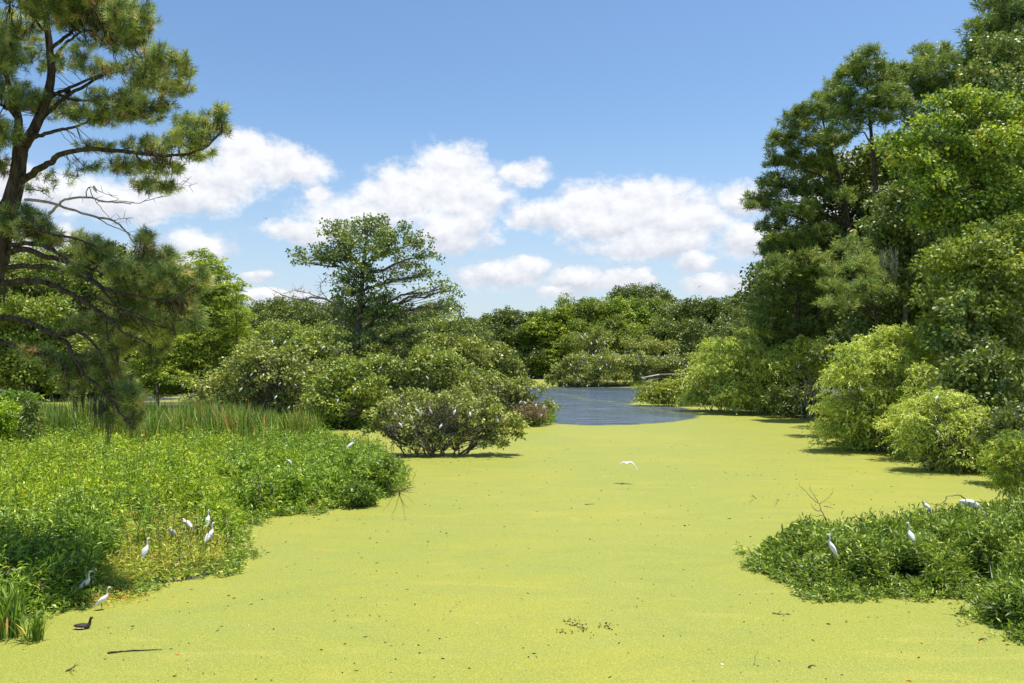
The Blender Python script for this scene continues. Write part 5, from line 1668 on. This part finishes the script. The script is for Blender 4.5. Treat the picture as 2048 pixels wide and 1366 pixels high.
def egret(pose, label, loc, rz, scale=1.0, beak='beak_k', mat='feather', group=None, legs=True, name='egret', tilt=0.0, full=True):
    root = empty(name, loc, label, name.replace('_', ' '), group, rz)
    root.scale = (scale,) * 3
    root.rotation_euler = (0, tilt, rz)
    V, Q = smooth_loft(POSES[pose])
    MB().add(V, Q).build('body', M[mat], root, np.zeros(3), smooth=True)
    if not full:
        return root
    # folded wings
    for s_ in (-1, 1):
        c = np.array(POSES[pose][:5])
        ctrl = [(c[0, 0] - 0.015, c[0, 1] - .01, .002, .004), (c[1, 0], c[1, 1] + .005, .008, .022), (c[2, 0], c[2, 1] + 0.006, .014, .045), (c[3, 0], c[3, 1] + 0.008, .013, .042), (c[4, 0] - .012, c[4, 1] - .005, .002, .01)]
        V, Q = smooth_loft(ctrl, 20, 10)
        y = np.interp(V[:, 0], [c[0, 0], c[1, 0], c[2, 0], c[3, 0], c[4, 0]], [0.006, 0.026, 0.055, 0.058, 0.03])
        V[:, 1] += s_ * y
        MB().add(V, Q).build('wing', M[mat], root, np.zeros(3), smooth=True)
    (x0_, z0_), (x1_, z1_) = BEAK[pose]
    b = MB()
    tube(b, np.linspace([x0_, 0, z0_], [x1_, 0, z1_], 5), np.array([.0085, .0075, .006, .004, .001]), 8)
    b.build('beak', M[beak], root, np.zeros(3), smooth=True)
    if legs:
        cx = POSES[pose][2][0] + 0.03
        cz = POSES[pose][2][1] - 0.03
        for s_ in (-1, 1):
            b = MB()
            tube(b, [(cx, s_ * .022, cz), (cx + .012, s_ * .024, cz * .55), (cx + .004, s_ * .024, 0.0), (cx, s_ * .024, -0.05)], [.010, .006, .0055, .005], 7)
            for a in (-0.6, 0, 0.6):
                tube(b, [(cx, s_ * .024, 0.004), (cx + .05 * math.cos(a), s_ * .024 + .05 * math.sin(a), 0.004)], [.004, .002], 5)
            b.build('leg', M['leg'], root, np.zeros(3), smooth=True)
    return root


def on(x, y, z):
    """stand a bird so that its feet are seen at pixel (x, y) at height z"""
    g_ = G(x, y, z)
    return tuple(g_)


D2R = math.radians
egret('tall', 'pale grey-white egret standing tall on the mud hump at the front of the left bank', on(170, 1194, 0.06), D2R(5), 0.92, 'beak_y', 'feather')
egret('tall', 'white egret wading in the duckweed in front of the mud hump', on(207, 1222, -0.02), D2R(20), 0.80, 'beak_k')
egret('upright', 'white egret with raised neck standing on low olive plants, lowest of the group of five', on(292, 1124, 0.2), D2R(62), 0.98, 'beak_y')
egret('hunched', 'dull white hunched egret facing the camera, left in the group of five', on(344, 1084, 0.3), D2R(-110), 0.92, 'beak_y', 'feather_grey')
egret('hunched', 'white egret bending forward to the left in the middle of the group of five', on(378, 1066, 0.35), D2R(160), 1.0, 'beak_k', tilt=0.35)
egret('upright', 'white egret seen from behind, farthest back of the group of five', on(416, 1058, 0.4), D2R(95), 0.90, 'beak_k')
egret('tall', 'white egret with stretched neck at the right of the group of five', on(420, 1092, 0.24), D2R(70), 0.98, 'beak_k')
egret('preening', 'small white egret half hidden in the green plants in the middle of the left bank', on(578, 934, 0.95), D2R(200), 0.75)
egret('tall', 'white egret perched on the leafy bush before the duckweed pocket', on(701, 903, 1.05), D2R(40), 0.95)
egret('upright', 'white egret standing among the leaves at the left of the lower right island', on(1662, 1118, 0.62), D2R(150), 0.95)
egret('upright', 'white egret standing upright in the middle of the lower right island', on(1820, 1096, 0.72), D2R(110), 1.0, 'beak_k')
egret('hunched', 'small white egret at the back edge of the lower right island below the arched branch', on(1853, 1030, 0.95), D2R(140), 0.82)
egret('preening', 'large white bird with hunched back and orange bill under the arched branch', on(1955, 1036, 0.75), D2R(165), 1.55, 'beak_o', tilt=0.5)
# mud hump under the first egret
gh = G(185, 1200)
r = np.random.default_rng(90)
b = MB()
pp = gh[:2] + r.normal(size=(520, 2)) * [0.42, 0.22]
q, t, _, _ = herb(pp, r.uniform(0.03, 0.14, len(pp)), 5, 0.08, 0.018, r, lean=1.2, low=0.1)
b.quads(q, r.uniform(0.5, 1.0, len(q)))
tag(b.build('grass', M['herb_o']), 'low brown dying grass on the mud hump at the front of the left bank', 'grass', kind='stuff')


def wing_mesh(s_, span, drop, sweep, chord, mat, root, n=12):
    """thick cambered wing with elbow and feathered trailing edge"""
    b = MB()
    u = np.linspace(0, 1, n)
    y = span * u
    z = np.interp(u, [0, .35, .6, 1], [0, drop[0], drop[1], drop[2]])
    xl = np.interp(u, [0, .35, .6, 1], [0.05, 0.10, 0.07, sweep])
    ch = chord * np.interp(u, [0, .3, .7, 1], [1, 1.0, 0.85, 0.18])
    jag = 1 + 0.06 * np.cos(u * 40)
    top = np.stack([xl, s_ * y, z + 0.012], -1)
    te = np.stack([xl - ch * jag, s_ * y, z - 0.01], -1)
    md = np.stack([xl - ch * 0.35, s_ * y, z + 0.03 * (1 - u * .5)], -1)
    lo = np.stack([xl - ch * 0.35, s_ * y, z + 0.008], -1)
    V = np.stack([top, md, te, lo], 1).reshape(-1, 3)
    Q = []
    for i_ in range(n - 1):
        for j_ in range(4):
            k_ = (j_ + 1) % 4
            Q.append([i_ * 4 + j_, i_ * 4 + k_, i_ * 4 + 4 + k_, i_ * 4 + 4 + j_])
    b.add(V, Q)
    return b.build('wing', mat, root, np.zeros(3), smooth=True)


fp = P(1254, 926, 32.1)
root = empty('egret', fp, 'white egret flying low over the duckweed with its wings bent down', 'egret', None, D2R(75))
V, Q = smooth_loft([(-0.28, 0.0, .002, .002), (-0.24, 0.0, .025, .008), (-0.15, 0.0, .035, .02), (-0.05, 0, .055, .045), (0.06, 0.0, .055, .05), (0.13, -0.015, .035, .045), (0.17, 0.01, .024, .03), (0.20, 0.02, .022, .022), (0.235, 0.012, .01, .01), (0.24, .011, .002, .002)])
MB().add(V, Q).build('body', M['feather'], root, np.zeros(3), smooth=True)
wing_mesh(1, 0.40, (0.03, -0.01, -0.16), -0.08, 0.20, M['feather'], root)
wing_mesh(-1, 0.42, (0.04, 0.0, -0.22), -0.08, 0.20, M['feather'], root)
b = MB()
tube(b, [(0.235, 0, .011), (0.33, 0, 0.0)], [.008, .002], 7)
b.build('beak', M['beak_k'], root, np.zeros(3))
for s_ in (-1, 1):
    b = MB()
    tube(b, [(-0.18, s_ * .015, -0.01), (-0.42, s_ * .018, -0.005)], [.006, .004], 6)
    b.build('leg', M['leg'], root, np.zeros(3))

# moorhen
gm = G(168, 1258)
root = empty('moorhen', gm, 'dark brown and slate moorhen swimming on the duckweed at the lower left', 'moorhen', None, D2R(12))
root.scale = (1.05,) * 3
V, Q = smooth_loft([(-0.17, 0.075, .004, .006), (-0.14, 0.065, .03, .02), (-0.08, 0.045, .06, .042), (0.0, 0.04, .068, .05), (0.06, 0.055, .05, .045), (0.09, 0.10, .026, .028), (0.10, 0.15, .020, .022), (0.112, 0.185, .022, .023), (0.135, 0.19, .018, .018), (0.15, 0.187, .004, .004)])
MB().add(V, Q).build('body', M['coot'], root, np.zeros(3), smooth=True)
for s_ in (-1, 1):
    V, Q = smooth_loft([(-0.16, 0.082, .002, .003), (-0.11, 0.07, .01, .02), (-0.03, 0.062, .014, .03), (0.04, 0.066, .004, .012)], 18, 10)
    V[:, 1] += s_ * np.interp(V[:, 0], [-.16, -.1, 0, .05], [.012, .045, .06, .045])
    MB().add(V, Q).build('wing', M['coot_brown'], root, np.zeros(3), smooth=True)
    b = MB()
    tube(b, [(-0.13, s_ * .045, .045), (-0.06, s_ * .066, .036), (0.02, s_ * .070, .036)], [.005, .008, .004], 6)
    b.build('flank_stripe', M['feather'], root, np.zeros(3))
b = MB()
tube(b, [(0.147, 0, .188), (0.165, 0, .184), (0.185, 0, .176)], [.010, .008, .002], 7)
b.build('beak', M['beak_o'], root, np.zeros(3))

# small bird on the dead limb of the near pine
pb_ = P(189, 383, 18.5 - 0.5 - 0.004 * 189)
root = empty('bird', pb_, 'small grey bird perched on the dead limb of the near pine', 'bird', None, D2R(150))
V, Q = smooth_loft([(-0.11, -0.05, .008, .003), (-0.06, -0.015, .014, .008), (-0.03, 0.03, .03, .03), (0.0, 0.065, .032, .034), (0.015, 0.10, .022, .023), (0.03, 0.115, .020, .020), (0.05, 0.112, .006, .006), (0.062, .108, .001, .001)], 30, 10)
MB().add(V, Q).build('body', M['feather_grey'], root, np.zeros(3), smooth=True)

# perched birds in the nesting shrubs
src = {k: egret(k, 'x', (0, -50, 0), 0, name='egret') for k in ('tall', 'upright', 'hunched')}
used = set()


def perch(x, y, d, size_px, pose, rz, label, group=None):
    """bird whose middle is seen at (x, y) at distance d, about size_px tall"""
    sc = size_px * d / FPX / (0.58 if pose != 'hunched' else 0.42)
    sc = min(max(sc, 0.7), 1.7)
    c = P(x, y, d)
    h = sc * (0.32 if pose != 'hunched' else 0.24)
    if pose in used:
        o_ = copy_tree(src[pose])
    else:
        o_ = src[pose]
        used.add(pose)
    o_.location = (c[0], c[1], c[2] - h)
    o_.rotation_euler = (0, 0, rz)
    o_.scale = (sc,) * 3
    o_['label'] = label
    if group: o_['group'] = group
    return o_


r = np.random.default_rng(95)
near_l = [
    (834, 820, 39.4, 20, 'tall', 200, 'white egret with outstretched neck near the left top of the near nesting shrub'),
    (842, 828, 39.5, 16, 'hunched', 300, 'white egret just below the outstretched egret on the near nesting shrub'),
    (822, 838, 39.5, 18, 'hunched', 260, 'white egret on the pale twig nest at the left of the near nesting shrub'),
    (800, 850, 39.5, 13, 'hunched', 170, 'white egret low on the left side of the near nesting shrub'),
    (910, 822, 39.2, 19, 'upright', 40, 'cream-white upright egret at the top middle of the near nesting shrub'),
    (940, 828, 39.4, 11, 'hunched', 100, 'small white egret right of the cream-white upright egret'),
    (995, 840, 39.8, 18, 'tall', 250, 'slender white egret at the right side of the near nesting shrub'),
    (860, 820, 39.6, 14, 'upright', 210, 'thin white egret between the two tall egrets of the near nesting shrub'),
    (882, 853, 39.2, 10, 'hunched', 30, 'small egret low in the middle of the near nesting shrub'),
    (828, 855, 39.4, 12, 'hunched', 0, 'egret sitting on the twig nest low in the near nesting shrub'),
]
for (x, y, d, s, ps, rz, lab) in near_l:
    perch(x, y, d, s, ps, D2R(rz), lab)
isl = [(1006, 768, 62.5, 17, 'tall', 200, 'white egret high on the shrub near the right end of the island'), (1048, 776, 60, 12, 'upright', 100, 'white egret at the right shoulder of the island shrub beside the open water'),
       (804, 792, 59, 11, 'hunched', 30, 'white egret on the island just above the near nesting shrub'), (948, 743, 60.5, 12, 'tall', 220, 'white egret near the top of the island right of the lone tree'),
       (854, 756, 59.5, 10, 'hunched', 200, 'greyish egret in the green leaves at the middle of the island'), (761, 735, 59.5, 11, 'tall', 20, 'white egret below the lone tree at the left top of the island mass'),
       (1072, 811, 59, 9, 'hunched', 60, 'white egret at the right tip of the island above the brown twigs'), (1088, 814, 59, 9, 'hunched', 160, 'white egret nearest the open water at the island tip'),
       (1083, 831, 58.6, 8, 'hunched', 20, 'white egret lowest at the island tip'), (1041, 805, 59, 9, 'hunched', 0, 'white egret left in the pair above the brown twigs'), (1049, 806, 59, 9, 'hunched', 180, 'white egret right in the pair above the brown twigs'),
       (1003, 716, 63.6, 10, 'tall', 200, 'white egret on the upper right skyline of the island shrubs'), (544, 682, 60.5, 7, 'upright', 120, 'small egret on the skyline at the far left of the island'), (570, 686, 60.6, 11, 'hunched', 30, 'large white egret on the skyline of the twiggy nesting shrub'),
       (637, 685, 68, 12, 'tall', 200, 'white egret perched highest left of the lone tree trunk'), (647, 696, 67.5, 12, 'hunched', 30, 'grey-white stork-like bird below the highest egret left of the lone trunk'), (623, 728, 66, 12, 'upright', 40, 'white egret in front of the dark gap left of the lone trunk'),
       (588, 718, 60, 9, 'tall', 190, 'slim egret in the upper right of the twiggy nesting shrub'), (503, 750, 59, 8, 'hunched', 20, 'egret at the left of the twiggy nesting shrub'), (527, 750, 59, 7, 'hunched', 90, 'small egret near the centre of the twiggy nesting shrub'),
       (607, 746, 59.3, 9, 'hunched', 170, 'egret at the right shoulder of the twiggy nesting shrub'), (482, 780, 59, 12, 'hunched', 0, 'pale egret at the lower left of the twiggy nesting shrub'), (552, 795, 58.6, 10, 'hunched', 40, 'egret on a pale twig nest low in the twiggy nesting shrub'),
       (578, 816, 58.4, 9, 'hunched', 20, 'lowest egret in the twiggy nesting shrub above the reeds'), (654, 756, 55.5, 10, 'tall', 200, 'egret at the upper left of the bright green rounded shrub'), (710, 780, 55.5, 11, 'hunched', 30, 'pinkish-white egret on the nest right of the bright green rounded shrub'),
       (676, 800, 55.5, 8, 'upright', 60, 'egret low in the bright green rounded shrub'), (366, 770, 70, 12, 'upright', 30, 'pale bird standing in the shade under the tall cypress'), (663, 645, 72.3, 10, 'hunched', 20, 'grey heron-like bird resting on the lone tree'),
       (560, 768, 59, 7, 'hunched', 10, 'small egret in the middle right of the twiggy nesting shrub'), (590, 770, 59, 7, 'hunched', 200, 'small egret right of the twiggy shrub centre')]
for (x, y, d, s, ps, rz, lab) in isl:
    perch(x, y, d, s, ps, D2R(rz), lab)
rb = [(1874, 797, 33.9, 12, 'hunched', 20, 'white bird resting on top of the olive willow'), (1875, 866, 33.6, 11, 'hunched', 200, 'white bird nesting in the middle of the olive willow'), (1971, 823, 35.6, 10, 'hunched', 20, 'white bird in the shade below the yellow-green willow'),
      (1723, 779, 41.5, 11, 'tall', 200, 'white bird in the upper left of the largest willow'), (1598, 732, 64, 8, 'upright', 20, 'pale bird among the stems of the shaded inlet'), (1640, 755, 64, 8, 'tall', 30, 'pale bird right of the stems in the shaded inlet'), (1655, 710, 64, 7, 'upright', 30, 'pale bird on the drooping cypress of the shaded inlet')]
for (x, y, d, s, ps, rz, lab) in rb:
    perch(x, y, d, s, ps, D2R(rz), lab)
tiny = [(1170, 669), (1174, 672), (1203, 677), (1163, 675), (1183, 687), (1193, 684), (1209, 686), (1177, 702), (1192, 703), (1198, 703), (1166, 713), (1164, 723), (1175, 726), (1185, 711), (1195, 719), (1202, 716), (1212, 729), (1221, 734),
        (1229, 708), (1249, 704), (1259, 711), (1263, 702), (1275, 709), (1276, 717), (1287, 713), (1291, 706), (1307, 720), (1316, 713), (1329, 711), (1337, 717), (1349, 721), (1355, 724), (1360, 728), (1369, 720), (1370, 732), (1148, 747), (1155, 755), (1158, 761), (1126, 772), (1133, 771), (1174, 771), (1197, 770), (1220, 762), (1262, 729), (1281, 725),
        (1240, 720), (1325, 735), (1333, 731), (1151, 737), (1141, 730), (1200, 738), (1300, 742), (1281, 748)]
for (x, y) in tiny:
    perch(x + r.uniform(-1, 1), y, 137.0 if y > 700 else 152, 7.0, ('hunched', 'upright')[int(r.integers(0, 2))], r.uniform(0, 6.28), 'tiny white bird roosting in the shrubs of the far nesting island', 'birds roosting on the far nesting island')

# distant birds in flight
for (x, y, d, s, lab) in [(1398, 573, 120, 1.5, 'distant pale bird gliding before the small cloud above the far trees'), (532, 437, 150, 1.2, 'distant bird gliding in the blue sky left of the lone tree'), (1250, 529, 160, 1.0, 'tiny distant bird below the right-hand cloud')]:
    c = P(x, y, d)
    root = empty('flying_bird', c, lab, 'bird', None, D2R(60))
    root.scale = (s,) * 3
    V, Q = smooth_loft([(-0.28, 0, .002, .002), (-0.2, 0, .03, .02), (0, 0, .06, .055), (0.15, 0, .035, .035), (0.3, 0, .01, .01)], 20, 8)
    MB().add(V, Q).build('body', M['feather_grey'], root, np.zeros(3), smooth=True)
    for s_ in (-1, 1):
        wing_mesh(s_, 0.55, (0.08, 0.07, 0.0), -0.05, 0.2, M['feather_grey'], root)

# labels of look-alike background trees: tell them apart by their order along the shore
ORD = ['leftmost', 'second from left', 'third from left', 'fourth from left', 'fifth from left', 'sixth from left', 'seventh from left', 'eighth from left', 'ninth from left', 'tenth from left', 'eleventh from left', 'twelfth from left', 'thirteenth from left', 'fourteenth from left']
by = {}
for o_ in list(COL.objects):
    if o_.parent is None and o_.get('group') in (FARG, GL, 'background trees of the right-hand forest'):
        by.setdefault(o_['label'], []).append(o_)
for lab, lst in by.items():
    if len(lst) > 1:
        lst.sort(key=lambda q_: q_.location.x / q_.location.y)
        for o_, w_ in zip(lst, ORD):
            o_['label'] = lab + ', ' + w_
